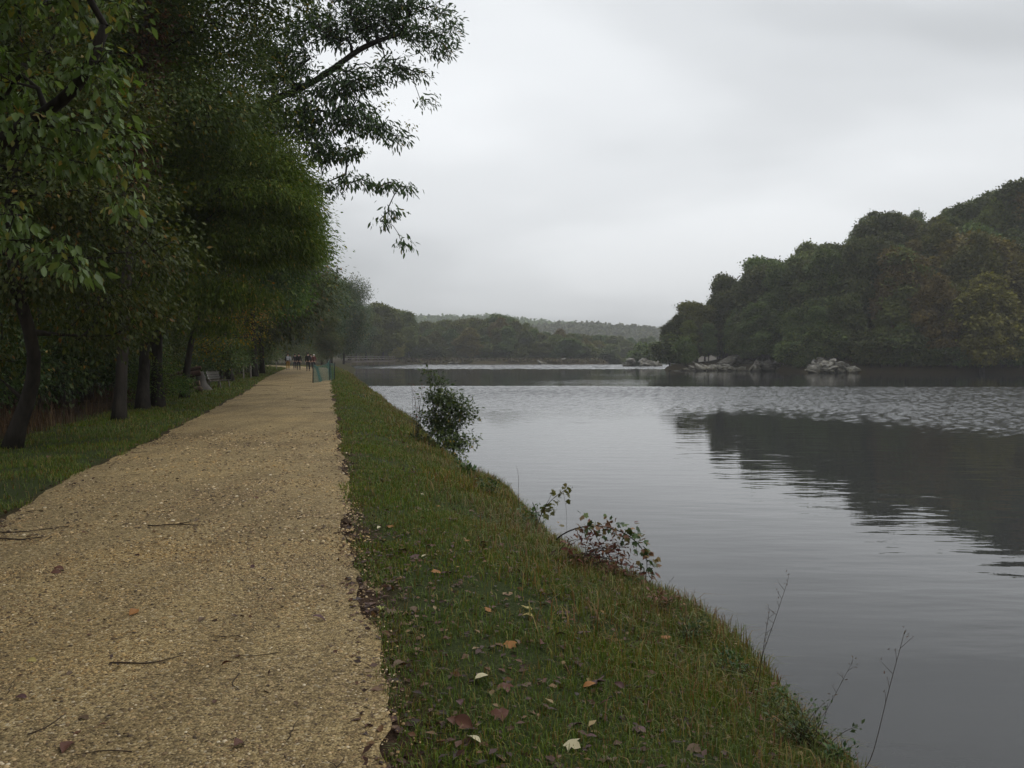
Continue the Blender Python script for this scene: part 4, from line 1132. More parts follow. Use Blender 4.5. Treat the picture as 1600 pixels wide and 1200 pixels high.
def grass():
    r = np.random.default_rng(101)
    R = lambda y: path_right(y) + .02 + edge_noise(y, 1)
    Wt = lambda y: path_right(y) + 2.9
    patch = lambda x, y: np.clip((fbm(x * 1.6, y * 1.6, 41) - .28) * 4.2, .10, 1)
    Vs = []; Q = []; T = []; n0 = 0
    def put(V, q, t):
        nonlocal n0
        Vs.append(V); Q.append(q + n0); T.append(t + n0); n0 += len(V)
    for y0, y1, dens, hh, ww in ((1.5, 5, 5200, .045, .0042), (5, 9, 3600, .05, .0055), (9, 17, 1700, .055, .008), (17, 34, 620, .065, .013), (34, 75, 190, .08, .025), (75, 125, 60, .1, .05)):
        x, y = area_points(r, y0, y1, dens, R, Wt, patch)
        h = hh * (.5 + .9 * r.random(len(x))) * (.6 + .9 * fbm(x * .9, y * .9, 43))
        put(*blades(r, x, y, h, ww * (.6 + .8 * r.random(len(x))), .7))
        L0 = lambda y: path_left(y) - 3.1; L1 = lambda y: path_left(y) - .03 + edge_noise(y, 2)
        if y0 >= 5:
            thin = lambda x, y: patch(x, y) * sstep(-3.1, -2.2, x - path_left(y))
            x, y = area_points(r, y0, y1, dens * .62, L0, L1, thin)
            h = hh * 1.25 * (.5 + .9 * r.random(len(x)))
            put(*blades(r, x, y, h, ww * (.6 + .8 * r.random(len(x))), .7))
    me = mesh_np('grass', np.concatenate(Vs), [np.concatenate(Q), np.concatenate(T)], M['grass'])
    tag(link('grass', me, kind='stuff'), 'short patchy green turf on both sides of the gravel path', 'grass')
    # long rank grass along the top of the bank
    Vs.clear(); Q.clear(); T.clear(); n0 = 0
    for y0, y1, dens, hh, ww in ((1.5, 5, 1500, .13, .005), (5, 9, 1100, .14, .007), (9, 17, 650, .15, .010), (17, 34, 260, .16, .016), (34, 75, 80, .2, .03), (75, 130, 26, .25, .06)):
        x, y = area_points(r, y0, y1, dens, lambda y: path_right(y) + 1.0, lambda y: path_right(y) + 3.3)
        k = r.random(len(x)) < np.clip(sstep(.9, 2.3, x - path_right(y)) * 1.0 + (fbm(x * 1.3, y * 1.3, 47) - .5) * 1.6, .03, 1)
        x, y = x[k], y[k]
        h = hh * (.35 + 1.0 * r.random(len(x)) ** 1.5) * (.35 + 1.25 * fbm(x * 1.8, y * 1.8, 45))
        put(*blades(r, x, y, h, ww * (.5 + .8 * r.random(len(x))), 1.0))
    me = mesh_np('long_grass', np.concatenate(Vs), [np.concatenate(Q), np.concatenate(T)], M['long_grass'])
    tag(link('long_grass', me, kind='stuff'), 'long mixed green and straw grass hanging over the water edge of the bank', 'grass')
    # dead reddish weeds at the edge of the wood
    x, y = area_points(r, 11, 40, 90, lambda y: path_left(y) - 6.0, lambda y: path_left(y) - 2.6, lambda x, y: np.clip((fbm(x * .5, y * .5, 49) - .38) * 7, 0, 1))
    h = .22 + .5 * r.random(len(x)) ** 2
    V, q, t = blades(r, x, y, h, .006 + .010 * r.random(len(x)), .6)
    me = mesh_np('dead_weeds', V, [q, t], M['dead_stalk'])
    tag(link('dead_weeds', me, kind='stuff'), 'dead reddish weeds between the left verge and the wood', 'weeds')
    # floor litter: along path edges, on the bank, under the trees
    px_, py_ = [], []
    for y0, y1, d in ((1.5, 8, 150), (8, 20, 60), (20, 60, 14)):
        for a, b, f in ((lambda y: path_right(y) - .10, lambda y: path_right(y) + .32, 2.0), (lambda y: path_right(y) + .25, lambda y: path_right(y) + 2.8, 1.0), (lambda y: path_left(y) - .35, lambda y: path_left(y) + .2, 1.1), (lambda y: path_left(y) - 7, lambda y: path_left(y) - 2, .9), (lambda y: np.maximum(path_left(y), -.66 * y), lambda y: path_right(y), .045 if y0 < 8 else .07 if y0 < 20 else .14)):
            x, y = area_points(r, y0, y1, d * f, a, b); px_.append(x); py_.append(y)
    x = np.concatenate(px_); y = np.concatenate(py_); n = len(x)
    z = np.maximum(ground_z(x, y), np.where((x < path_right(y)) & (x > path_left(y)), path_z(x, y), -9)) + .006 + .022 * r.random(n) * (x > path_right(y))
    pos = np.stack([x, y, z], 1)
    V, F = scatter(T_SIMPLE, pos, r.normal(size=(n, 3)) * np.array([1, 1, .18]), np.array([0, 0, 1.]) + r.normal(size=(n, 3)) * .3, r.uniform(.02, .07, n))
    tag(link('leaf_litter', mesh_np('leaf_litter', V, [F], M['litter']), kind='stuff'), 'dark brown leaf litter along the path edges and in the grass', 'leaf litter')
    # loose stones of the path
    oct_v = np.array([(1, 0, 0), (0, 1, 0), (-1, 0, 0), (0, -1, 0), (0, 0, .6), (.5, .5, .42), (-.5, .5, .42), (-.5, -.5, .40), (.5, -.5, .40)])
    oct_f = np.array([(0, 5, 8), (1, 6, 5), (2, 7, 6), (3, 8, 7), (4, 8, 5), (4, 5, 6), (4, 6, 7), (4, 7, 8), (0, 1, 5), (1, 2, 6), (2, 3, 7), (3, 0, 8)])
    Vs2 = []; Fs2 = []; c = 0
    for y0, y1, dens, s in ((2.2, 4.5, 6500, .0047), (4.5, 7, 3600, .0057), (7, 11, 1200, .0085), (11, 18, 260, .012)):
        x, y = area_points(r, y0, y1, dens, lambda y: np.maximum(path_left(y), -.66 * y - .3) + .02, lambda y: path_right(y) + .16, lambda x, y: np.clip((fbm(x * 2.0, y * 2.0, 53) - .25) * 2.6, .25, 1) * (1 - .8 * sstep(-.05, .16, x - path_right(y))))
        n = len(x); pos = np.stack([x, y, np.maximum(path_z(x, y), 0.004) - .001], 1)
        V, F = scatter((oct_v, oct_f), pos, r.normal(size=(n, 3)) * np.array([1, 1, .15]), np.array([0, 0, 1.]) + r.normal(size=(n, 3)) * .35, s * np.exp(r.normal(size=n) * .42).clip(.45, 2.6))
        Vs2.append(V); Fs2.append(F + c); c += len(V)
    tag(link('gravel', mesh_np('gravel', np.concatenate(Vs2), [np.concatenate(Fs2)], M['stone_bit']), kind='stuff'), 'loose tan gravel strewn over the near part of the path', 'gravel')
grass()

# fallen leaves one can point at
def simple_mat(name, c, rough=.6, spec=.3): return rough_mat(name, tuple(a * .75 for a in c), tuple(min(1, a * 1.2) for a in c), 60, rough, .25, .002, spec=spec)
LEAFC = {'pale yellow': simple_mat('pale_yellow_leaf', (.36, .29, .10)), 'cream': simple_mat('cream_leaf', (.44, .39, .24)), 'orange': simple_mat('orange_leaf', (.26, .115, .03)),
         'rust brown': simple_mat('rust_leaf', (.095, .038, .022)), 'purple brown': simple_mat('purple_brown_leaf', (.085, .042, .040)), 'yellow green': simple_mat('yellow_green_leaf', (.22, .23, .05)), 'dull brown': simple_mat('dull_brown_leaf', (.11, .07, .04))}
def leaf_shape(kind, r):
    if kind == 'lobed':
        v, f = T_MAPLE; v = v.copy(); v[:, 2] += r.normal(size=len(v)) * .05; return v, f
    # oval, curled along the midrib
    V = []; F = []
    nx, ny = 5, 8
    for j in range(ny):
        t = j / (ny - 1); w = .30 * math.sin(math.pi * min(1, t * .97 + .02)) ** .8 * (1.15 - .4 * t)
        for i in range(nx):
            u = i / (nx - 1) * 2 - 1
            V.append((u * w, t, .10 * abs(u) * w * 4 + .12 * math.sin(t * 3.1) * (.5 + .5 * r.random()) + (u * .05)))
    for j in range(ny - 1):
        for i in range(nx - 1):
            a = j * nx + i; F.append((a, a + 1, a + nx + 1, a + nx))
    return np.array(V), np.array(F)
def fallen_leaves():
    r = np.random.default_rng(111)
    cache = {}
    def put(px, py, kind, colour, size, label, group=None, x=None, y=None, rz=None):
        if x is None:
            a = G(px, py, -.08 if px > 590 else 0.0)
            for _ in range(6):
                a = G(px, py, max(gz(a[0], a[1]), -.6))
            x, y = a[0], a[1]
        on = float(path_left(y)) < x < float(path_right(y))
        z = (float(path_z(x, y)) + .004) if on else gz(x, y) + .026
        key = (kind, colour, int(r.integers(3)))
        if key not in cache:
            v, f = leaf_shape(kind, r)
            cache[key] = mesh_np('fallen_leaf', v, [f], LEAFC[colour], kind != 'lobed')
        o = link('fallen_leaf', cache[key], loc=(x, y, z))
        o.rotation_euler = (r.normal() * .22, r.normal() * .22, r.random() * 6.28 if rz is None else rz)
        o.scale = (size * .8,) * 3
        tag(o, label, 'leaf', group)
    for px, py, k, c, s, lab in [
        (742, 1070, 'oval', 'cream', .13, 'long curled cream leaf in the grass on the near bank'),
        (728, 1160, 'oval', 'cream', .11, 'cream leaf with a rust brown one just above it at the bottom of the bank'),
        (738, 1145, 'oval', 'rust brown', .12, 'big rust brown leaf touching a cream leaf at the bottom of the bank'),
        (884, 1168, 'lobed', 'cream', .10, 'ragged cream leaf alone at the bottom of the bank'),
        (828, 957, 'lobed', 'pale yellow', .10, 'pale yellow lobed leaf, upper one of a touching pair on the bank'),
        (833, 969, 'oval', 'pale yellow', .09, 'pale yellow oval leaf, lower one of a touching pair on the bank'),
        (590, 957, 'lobed', 'yellow green', .085, 'yellow green leaf close to the right edge of the path'),
        (577, 980, 'oval', 'cream', .09, 'slim whitish leaf at the path edge below the yellow green one'),
        (675, 897, 'lobed', 'orange', .10, 'orange lobed leaf, brighter of two side by side on the bank'),
        (692, 898, 'lobed', 'rust brown', .10, 'brown orange lobed leaf beside the bright orange one'),
        (658, 876, 'oval', 'cream', .10, 'upright cream leaf above the orange pair on the bank'),
        (643, 873, 'lobed', 'purple brown', .11, 'dark purple brown leaf left of the upright cream one'),
        (598, 829, 'oval', 'cream', .10, 'small white leaf near the path edge half way down the bank'),
        (612, 825, 'lobed', 'orange', .09, 'small orange brown leaf beside the white one half way down the bank'),
        (606, 799, 'lobed', 'orange', .09, 'orange leaf close to the path above the white one'),
        (681, 857, 'lobed', 'rust brown', .12, 'reddish brown leaf on the middle of the bank'),
        (655, 833, 'lobed', 'rust brown', .12, 'rusty leaf standing in grass left of the reddish one'),
        (920, 1078, 'lobed', 'purple brown', .15, 'largest dark purple leaf low on the right of the bank'),
        (793, 1128, 'lobed', 'rust brown', .11, 'chestnut leaf in grass above the bottom cream leaves'),
        (657, 775, 'oval', 'cream', .09, 'whitish leaf on the bank below the shrub'),
        (203, 973, 'oval', 'orange', .11, 'tan orange leaf lying flat on the gravel left of the middle'),
        (57, 1048, 'oval', 'pale yellow', .07, 'small pale yellow leaf on the gravel at the lower left'),
        (115, 1180, 'oval', 'rust brown', .11, 'reddish leaf on the gravel in the bottom left corner'),
        (358, 888, 'oval', 'cream', .08, 'small pale leaf lying on the gravel right of the middle'),
        (508, 978, 'oval', 'purple brown', .10, 'dark oval leaf on the gravel near its right edge'),
        (380, 1175, 'oval', 'rust brown', .09, 'rust coloured leaf on the gravel at the bottom middle')]:
        put(px, py, k, c, s, lab)
    # many more brown ones in the turf
    for i in range(150):
        y = 2.6 + 15 * r.random() ** 1.6
        off = .15 + 2.2 * r.random()
        c = ['purple brown', 'rust brown', 'dull brown', 'purple brown', 'dull brown', 'rust brown', 'orange'][int(r.integers(7))]
        where = 'upper' if off < .8 else 'middle' if off < 1.6 else 'outer'
        put(0, 0, 'lobed' if r.random() < .6 else 'oval', c, .05 + .07 * r.random(), f'{c} fallen leaf lying in the turf of the {where} bank', f'{c} leaves scattered over the {where} bank', x=float(path_right(y)) + off, y=y)
    for i in range(46):
        y = 3.0 + 14 * r.random() ** 1.4
        l = max(float(path_left(y)), -.6 * y); u = r.random()
        c = ['dull brown', 'purple brown', 'rust brown', 'dull brown'][int(r.integers(4))]
        put(0, 0, 'oval', c, .035 + .05 * r.random(), f'{c} fallen leaf lying flat on the gravel path', f'{c} leaves on the gravel path', x=l + (float(path_right(y)) - l) * u, y=y)
    for i in range(26):
        y = 9 + 22 * r.random()
        put(0, 0, 'lobed', 'dull brown' if i % 3 else 'pale yellow', .08 + .05 * r.random(), ('dull brown' if i % 3 else 'pale yellow') + ' leaf on the grass verge left of the path', ('dull brown' if i % 3 else 'pale yellow') + ' leaves on the left verge', x=float(path_left(y)) - .1 - 2.2 * r.random(), y=y)
    # twigs
    tm = []
    for k in range(5):
        mb = MB(); n = 6
        p = np.cumsum(np.concatenate([[[-.5, 0, .012]], np.stack([np.full(n, 1 / n), r.normal(size=n) * .05, r.normal(size=n) * .006], 1)]), 0)
        mb.tube(p, np.linspace(.014, .006, n + 1), 6)
        if k % 2: mb.tube([p[3], p[3] + (.12, .10, .01), p[3] + (.2, .22, .0)], [.012, .009, .006], 5)
        me = mesh_np('twig', np.concatenate(mb.V), [np.concatenate(f) for f in mb.F.values()], M['twig'], True); tm.append(me)
    def twig(x, y, L, rz, label, group=None):
        o = link('twig', tm[int(r.integers(5))], loc=(x, y, float(path_z(x, y)) + .003)); o.scale = (L, L, min(L, .6)); o.rotation_euler = (0, 0, rz); tag(o, label, 'twig', group)
    for px, py, L, rz, lab in [(275, 830, .5, .05, 'longest thin stick lying across the gravel left of the middle'), (414, 603, 1.6, .1, 'thick dark branch at the left path edge beyond the bench'), (25, 832, .9, .25, 'dark sticks at the left path corner, upper stick'), (30, 850, .7, -.2, 'dark stick below another at the left path corner'),
                               (230, 1045, .35, .3, 'crooked dark twig in the middle of the near gravel'), (405, 1032, .2, .3, 'straight short twig right of the middle of the near gravel')]:
        a = G(px, py); twig(a[0], a[1], L, rz, lab)
    for i in range(52):
        y = 3.2 + 36 * r.random() ** 1.5; l = max(float(path_left(y)) + .1, -.6 * y); x = l + (float(path_right(y)) - l) * r.random()
        twig(x, y, .06 + .16 * r.random() + y * .005, r.random() * 6.28, 'short dark twig lying on the gravel path', 'short twigs on the gravel path')
fallen_leaves()

# ------------------------------------------------------------------ bank plants
def plant_from(name, label, cat, base, stems, leafsets, bark='twig', group=None, parts=('stem', 'leaves')):
    """stems: list of (points, r0, r1); leafsets: list of (V,F,mat)"""
    base = np.asarray(base, float)
    root = thing(name, label, cat, base, 0, group)
    mb = MB()
    for pts, r0, r1 in stems:
        mb.tube(pts, np.linspace(r0, r1, len(pts)), 5)
    mb.build(parts[0], M[bark], root, base, True)
    for V, F, m in leafsets: link(parts[1], mesh_np(parts[1], V - base, [F], M[m]), root)
    return root
def on_bank(px, py):
    a = G(px, py, -.4)
    for _ in range(8): a = G(px, py, gz(a[0], a[1]))
    return a
def curve(pts, n=12):
    pts = np.asarray(pts, float); t = np.linspace(0, 1, len(pts)); s = np.linspace(0, 1, n)
    q = np.stack([np.interp(s, t, pts[:, k]) for k in range(3)], 1)
    for _ in range(2): q[1:-1] = .25 * q[:-2] + .5 * q[1:-1] + .25 * q[2:]
    return q
def bank_plants():
    r = np.random.default_rng(121)
    # leafy shrub leaning over the water
    D = 19.6
    bx = P(684, 690, D); base = np.array([bx[0], D, gz(bx[0], D)])
    bl = [B(700, 632, D, .42, .4, .30), B(690, 670, D, .34, .35, .28), B(736, 648, D, .10, .2, .05), B(738, 690, D - .3, .10, .2, .04), B(655, 690, D + .2, .2, .2, .08), B(715, 690, D - .3, .2, .25, .2), B(712, 655, D, .24, .3, .2), B(680, 620, D, .2, .25, .18), B(700, 690, D - .4, .26, .3, .2), B(712, 712, D - .8, .14, .2, .1), B(675, 655, D, .25, .3, .22), B(725, 640, D, .13, .2, .12), B(672, 590, D, .06, .1, .2), B(690, 600, D, .12, .15, .08)]
    trunk = [base, P(684, 670, D), P(678, 640, D), P(672, 605, D), P(669, 572, D)]
    tree('bank_shrub', 'dark leafy shrub leaning over the water from the bank', 'shrub', base, trunk, bl, .022, .004, 'shrub_leaf', .075, T_SIMPLE, n_per=15, spread=.11, dens=50, seed=122, bark='twig', tip=.0025, seg=.15, droop=.3, flare=.1, out=.5)
    st = []
    bx2 = P(650, 668, D + .8); b2 = np.array([bx2[0], D + .8, gz(bx2[0], D + .8)])
    for k in range(11):
        e = P(640 + 30 * r.random() + 6 * r.normal(), 600 + 40 * r.random(), D + .8 + .3 * r.normal()); m = (b2 + e) / 2 + r.normal(size=3) * .06
        st.append((curve([b2 + r.normal(size=3) * .05, m, e], 7), .007, .002))
        st.append((curve([m, m + r.normal(size=3) * .12 + (0, 0, .12)], 4), .003, .0015))
    q = np.array([s[0][-1] for s in st])
    plant_from('bare_bush', 'bare twiggy bush just left of the leafy bank shrub', 'bush', b2, st, [(*leaves_at(r, q, b2, 3, .05, .05, T_SIMPLE), 'vine_leaf')])
    # dead grass hump beneath them
    # olive leaved sapling with a bare whip
    base = on_bank(838, 826); D = base[1]
    tip1 = [base, P(846, 800, D), P(858, 785, D), P(872, 772, D), P(886, 764, D - .1)]
    st = [(curve(tip1), .008, .003), (curve([base, P(838, 798, D), P(832, 785, D)]), .011, .005), (curve([base, P(828, 800, D), P(820, 788, D)], 6), .004, .002), (curve([P(850, 796, D), P(862, 772, D), P(866, 762, D)], 6), .004, .0015),
          (curve([P(880, 768, D), P(886, 800, D), P(885, 835, D)], 8), .0025, .0012)]
    q = np.concatenate([np.array([P(r.uniform(855, 888), 0, D) * 0 + P(px, np.interp(px, [850, 870, 890], [795, 778, 765]) + r.normal() * 7, D + r.normal() * .05) for px in r.uniform(850, 890, 26)])])
    sets = [(*leaves_at(r, q, base, 2, .03, .062, T_MAPLE, .5), 'olive_leaf')]
    plant_from('sapling', 'small sapling with olive yellow leaves leaning over the water', 'sapling', base, st, sets)
    b = on_bank(815, 812); D = b[1]
    plant_from('bare_weed', 'tall single bare stem with a hooked tip beside the olive sapling', 'weed', b, [(curve([b, P(809, 780, D), P(811, 745, D), P(807, 728, D)]), .004, .0015)], [], parts=('stem', 'leaves'))
    b = on_bank(822, 818); D = b[1]
    st = []; q = []
    for k in range(16):
        e = P(r.uniform(805, 850), r.uniform(790, 826), D + r.normal() * .12); st.append((curve([b + r.normal(size=3) * .05 * np.array([1, 1, .2]), (b + e) / 2 + (0, 0, .03), e], 5), .003, .0012)); q += [e, (b + 2 * e) / 3]
    plant_from('leafy_weed', 'fresh pale green weed at the foot of the olive sapling', 'weed', b, st, [(*leaves_at(r, np.array(q), b, 5, .04, .055, T_SIMPLE, .2), 'weed_leaf')])
    # arching bramble
    base = on_bank(915, 885); D = base[1]
    arch = [P(872, 838, D + .3), P(895, 826, D + .15), P(925, 820, D), P(955, 824, D - .1), P(984, 836, D - .15), P(1006, 858, D - .2), P(1014, 882, D - .25), P(1006, 910, D - .25)]
    root_a = on_bank(868, 846)
    st = [(curve([root_a] + arch, 20), .008, .003)]
    ends = []
    for k in range(42):
        s0 = base + r.normal(size=3) * np.array([.25, .12, .02]); e = P(r.uniform(880, 1000), r.uniform(822, 905), D + r.normal() * .15)
        c = curve([s0, (s0 + e) / 2 + np.array([-.05, 0, .08]), e], 7); st.append((c, .004, .0015)); ends += [c[-1], c[4], c[5]]
    ac = curve(arch, 26)
    sets = [(*leaves_at(r, ac[6:], base, 5, .04, .05, T_MAPLE, .5, flat=1.2), 'shrub_leaf'), (*leaves_at(r, ac[4:], base, 4, .05, .048, T_MAPLE, .5), 'vine_leaf'), (*leaves_at(r, np.array(ends), base, 4, .04, .045, T_OVAL, .3), 'vine_leaf')]
    plant_from('bramble', 'arching bramble with reddish and dull green leaves over the water', 'bramble', base, st, sets, parts=('stems', 'leaves'))
    # seed stalks of tall grass
    def stalk(pts, label, r0=.0024, whisk=6):
        pts = [np.asarray(p) for p in pts]; c = curve(pts, 14); st = [(c, r0, r0 * .45)]; L = np.linalg.norm(c[-1] - c[0])
        for k in range(whisk):
            a = c[-1 - k]; e = a + np.array([r.normal() * .4, r.normal() * .3, .45 + .3 * r.random()]) * L * .10
            st.append((curve([a, e], 3), .0012, .0008))
        q = np.array([s[0][-1] for s in st])
        plant_from('grass_stalk', label, 'grass stalk', pts[0], st, [(*leaves_at(r, q, pts[0], 3, L * .012, .016, T_NARROW, .1), 'dead_stalk')] if whisk > 3 else [], parts=('stem', 'seed_head'))
    b = on_bank(1172, 1088); D = b[1]
    stalk([b, P(1192, 1020, D), P(1212, 965, D), P(1230, 910, D)], 'tallest thin brown grass stalk leaning right over the water')
    b = on_bank(1182, 1098); D = b[1]
    stalk([b, P(1190, 1030, D), P(1202, 955, D)], 'shorter grass stalk crossing the foot of the tallest one')
    b = on_bank(1330, 1228); D = b[1]
    stalk([b, P(1362, 1190, D), P(1388, 1080, D), P(1412, 993, D)], 'lone tall grass stalk standing farthest right over the water')
    b = on_bank(1262, 1152); D = b[1]
    stalk([b, P(1292, 1110, D), P(1330, 1038, D)], 'pale thin stalk between the tallest and the farthest right one', .0018)
    b = on_bank(1060, 985); D = b[1]
    stalk([b, P(1070, 980, D), P(1084, 970, D)], 'short dark stub of stalk at the bank edge', .0035, 0)
    b = on_bank(1020, 955); D = b[1]
    stalk([b, P(1035, 925, D), P(1052, 902, D)], 'thin stalk just right of the bramble', .0018, 3)
    # small leafy weeds on the rim
    def weed(px, py, w, h, leaf, label, n=14, ls=.03):
        b = on_bank(px, py); D = b[1]; st = []; q = []
        for k in range(n):
            e = P(px + r.normal() * w, py - h * (.3 + .8 * r.random()), D + r.normal() * .08); s0 = b + r.normal(size=3) * np.array([.06, .04, .01])
            c = curve([s0, (s0 + e) / 2 + r.normal(size=3) * .02, e], 6); st.append((c, .0022, .001)); q += [c[-1], c[-2], c[-3], c[2]]
        plant_from('leafy_weed', label, 'weed', b, st, [(*leaves_at(r, np.array(q), b, 3, .016, ls, T_SIMPLE, .1), leaf)])
    weed(1262, 1166, 32, 62, 'shrub_leaf', 'bushy small leaved weed on the rim at the bottom right', 30, .026)
    weed(1225, 1120, 18, 40, 'weed_leaf', 'green weed on the rim above the bushy one', 16, .028)
    weed(1150, 1058, 16, 42, 'shrub_leaf', 'thin dark weed with one side shoot on the rim', 14, .026)
    weed(1085, 1000, 14, 32, 'shrub_leaf', 'tuft of dark weed on the rim below the short stub', 14, .028)
    weed(1030, 955, 16, 36, 'vine_leaf', 'reddish weed on the rim below the bramble tip', 14, .03)
    weed(770, 775, 14, 26, 'shrub_leaf', 'dark weed tuft on the rim above the olive sapling', 12, .05)
    weed(735, 742, 12, 22, 'shrub_leaf', 'dark weed tuft on the rim just below the leafy shrub', 12, .06)
    weed(1305, 1192, 16, 40, 'shrub_leaf', 'scraggly weed in the bottom corner of the bank by the water', 12, .024)
    weed(960, 905, 20, 30, 'vine_leaf', 'low reddish growth under the bramble arch', 16, .035)
bank_plants()

# ------------------------------------------------------------------ things along the path
def net_fence():
    p0 = G(489, 599); p1 = np.array([P(515, 594, 54.0)[0], 54.0, gz(P(515, 594, 54.0)[0], 54.0)]); p2 = p1 + np.array([.02, 1.3, -.1]); p2[2] = gz(p2[0], p2[1])
    root = thing('net_fence', 'green plastic net fence sagging between black posts at the path edge', 'fence', p0)
    for p, h, k in ((p0, 1.22, 0), (p1, 1.38, 1), (p2, 1.15, 2)):
        mb = MB(); lean = (.02, .0, 0) if k == 0 else (.05, 0, 0)
        mb.tube([p - (0, 0, .2), p + np.array(lean) * .5 + (0, 0, h * .5), p + np.array(lean) + (0, 0, h)], [.03, .028, .028], 8)
        mb.build('post', M['black_metal'], root, p0, True)
    def panel(a, b, ha, hb, sag, lift):
        nx, nz = int(np.linalg.norm(b - a) / .07), 16
        V = []; F = []
        def pt(u, v):
            base = a + (b - a) * u; h = ha + (hb - ha) * u - sag * math.sin(math.pi * u)
            bel = .10 * math.sin(u * 7 + v * 2) * math.sin(math.pi * u)
            n = np.array([b[1] - a[1], a[0] - b[0], 0]); n = n / np.linalg.norm(n)
            return base + n * bel + np.array([0, 0, lift + (h - lift) * v])
        def strip(A, Bp, w):
            i = len(V); V.extend([A - w, A + w, Bp + w, Bp - w]); F.append((i, i + 1, i + 2, i + 3))
        dz = np.array([0, 0, .008]); d = (b - a) / np.linalg.norm(b - a)
        for i in range(nx + 1):
            for j in range(nz):
                strip(pt(i / nx, j / nz), pt(i / nx, (j + 1) / nz), d * .0085)
        for j in range(nz + 1):
            for i in range(nx):
                strip(pt(i / nx, j / nz), pt((i + 1) / nx, j / nz), dz * (2.2 if j == nz else 1))
        me = mesh_np('net', np.array(V) - p0, [np.array(F)], M['net']); o = link('net', me, root)
        md = o.modifiers.new('thick', 'SOLIDIFY'); md.thickness = .004
    panel(p0, p1, 1.08, 1.30, .25, .03); panel(p1, p2, 1.30, 1.05, .1, .02)
net_fence()

def bench():
    b = G(340, 607); z = gz(b[0], b[1]); root = thing('park_bench', 'low weathered bench with a pale slatted back beside the path', 'bench', (b[0] - .1, b[1], z), math.radians(-1))
    # local: bench faces +x (towards the water), length along y
    mb = MB()
    for k in range(3): mb.box((.08 + .17 * k, 0, .40), (.15, 1.5, .04))
    mb.build('seat', M['wood_grey'], root)
    mb = MB()
    for k in range(3): mb.box((-.07 - .03 * k, 0, .53 + .12 * k), (.035, 1.5, .105), rz=0)
    mb.build('backrest', M['wood_pale'], root)
    for sy in (-.6, .6):
        mb = MB(); mb.tube([(.42, sy, .385), (.50, sy, -.1)], [.032, .03], 6); mb.build('leg', M['wood_grey'], root)
        mb = MB(); mb.tube([(-.17, sy, .86), (-.06, sy, .40), (-.10, sy, -.1)], [.028, .034, .032], 6); mb.build('leg', M['wood_grey'], root)
bench()

def logs_and_posts():
    r = np.random.default_rng(131)
    a = G(272, 616); bx, by = a[0] - .4, a[1] + 1.0; z0 = gz(bx, by)
    lab = ['bottom log nearest the yellowing tree in the reddish log pile', 'bottom log at the front of the reddish log pile', 'bottom log at the left of the reddish log pile', 'second layer log at the right of the reddish pile', 'second layer log at the left of the reddish pile', 'thick log slanting across the top of the reddish pile', 'thin log poking out at the top of the reddish pile']
    spec = [(.50, 0, .15, 1.9, .14, .0), (.0, .0, .15, 2.1, .15, .05), (-.55, .05, .14, 1.8, .14, -.06), (.25, .0, .41, 1.9, .13, .03), (-.27, 0, .41, 1.7, .13, -.03), (.0, -.05, .66, 2.2, .13, .22), (.12, .1, .86, 1.9, .08, .30)]
    for (dx, dy, dz, L, rad, tilt), lb in zip(spec, lab):
        root = thing('log', lb, 'log', (bx + dy, by + dx * .8, z0 + dz - .05), .35 + r.normal() * .06, 'logs in the reddish pile by the wood')
        n = 7; p = np.stack([np.linspace(-L / 2, L / 2, n), r.normal(size=n) * .015, np.linspace(-L / 2, L / 2, n) * tilt + r.normal(size=n) * .01], 1)
        mb = MB(); mb.tube(p, rad * (1 + r.normal(size=n) * .04), 10, cap=False); mb.build('bark', M['log'], root, smooth=True)
        for e in (0, -1):
            mb = MB(); d = p[e] - p[1 if e == 0 else -2]; d = d / np.linalg.norm(d); mb.tube([p[e] - d * .01, p[e] + d * .012], [rad * .97, rad * .9], 10); mb.build('cut_end', M['cut_wood'], root)
    # pale stump
    a = G(314, 611); base = np.array([a[0], a[1] + .3, gz(a[0], a[1] + .3)])
    mb = MB(); n = 9; hs = np.linspace(-.15, .82, n); p = np.stack([-.22 * hs, np.zeros(n), hs], 1); mb.tube(p, .24 * (1 + .7 * np.exp(-hs.clip(0) / .16)) * (1 - .3 * hs.clip(0)), 12)
    V = mb.V[-1]; V += r.normal(size=V.shape) * .018
    root = thing('tree_stump', 'pale grey slanting tree stump between the logs and the bench', 'stump', base)
    mb.build('stump_wood', M['bark_far'], root, smooth=True)
    # pale marker posts at the far verge
    for px, py, lb in [(392, 591, 'grey wooden post at the wood edge, nearest of the short posts'), (381, 592, 'second short grey post, left of the nearest one'), (432, 577, 'short post at the left verge just before the walkers')]:
        a = G(px, py); base = np.array([a[0], a[1], gz(a[0], a[1])])
        mb = MB(); mb.box((0, 0, .40), (.10, .10, .9), bev=.2); mb.tube([(0, 0, .845), (0, 0, .90)], [.06, .02], 4)
        o = mb.build('wooden_post', M['wood_grey'], None, loc=tuple(base)); o.rotation_euler = (r.normal() * .04, r.normal() * .04, r.random()); tag(o, lb, 'post')
logs_and_posts()

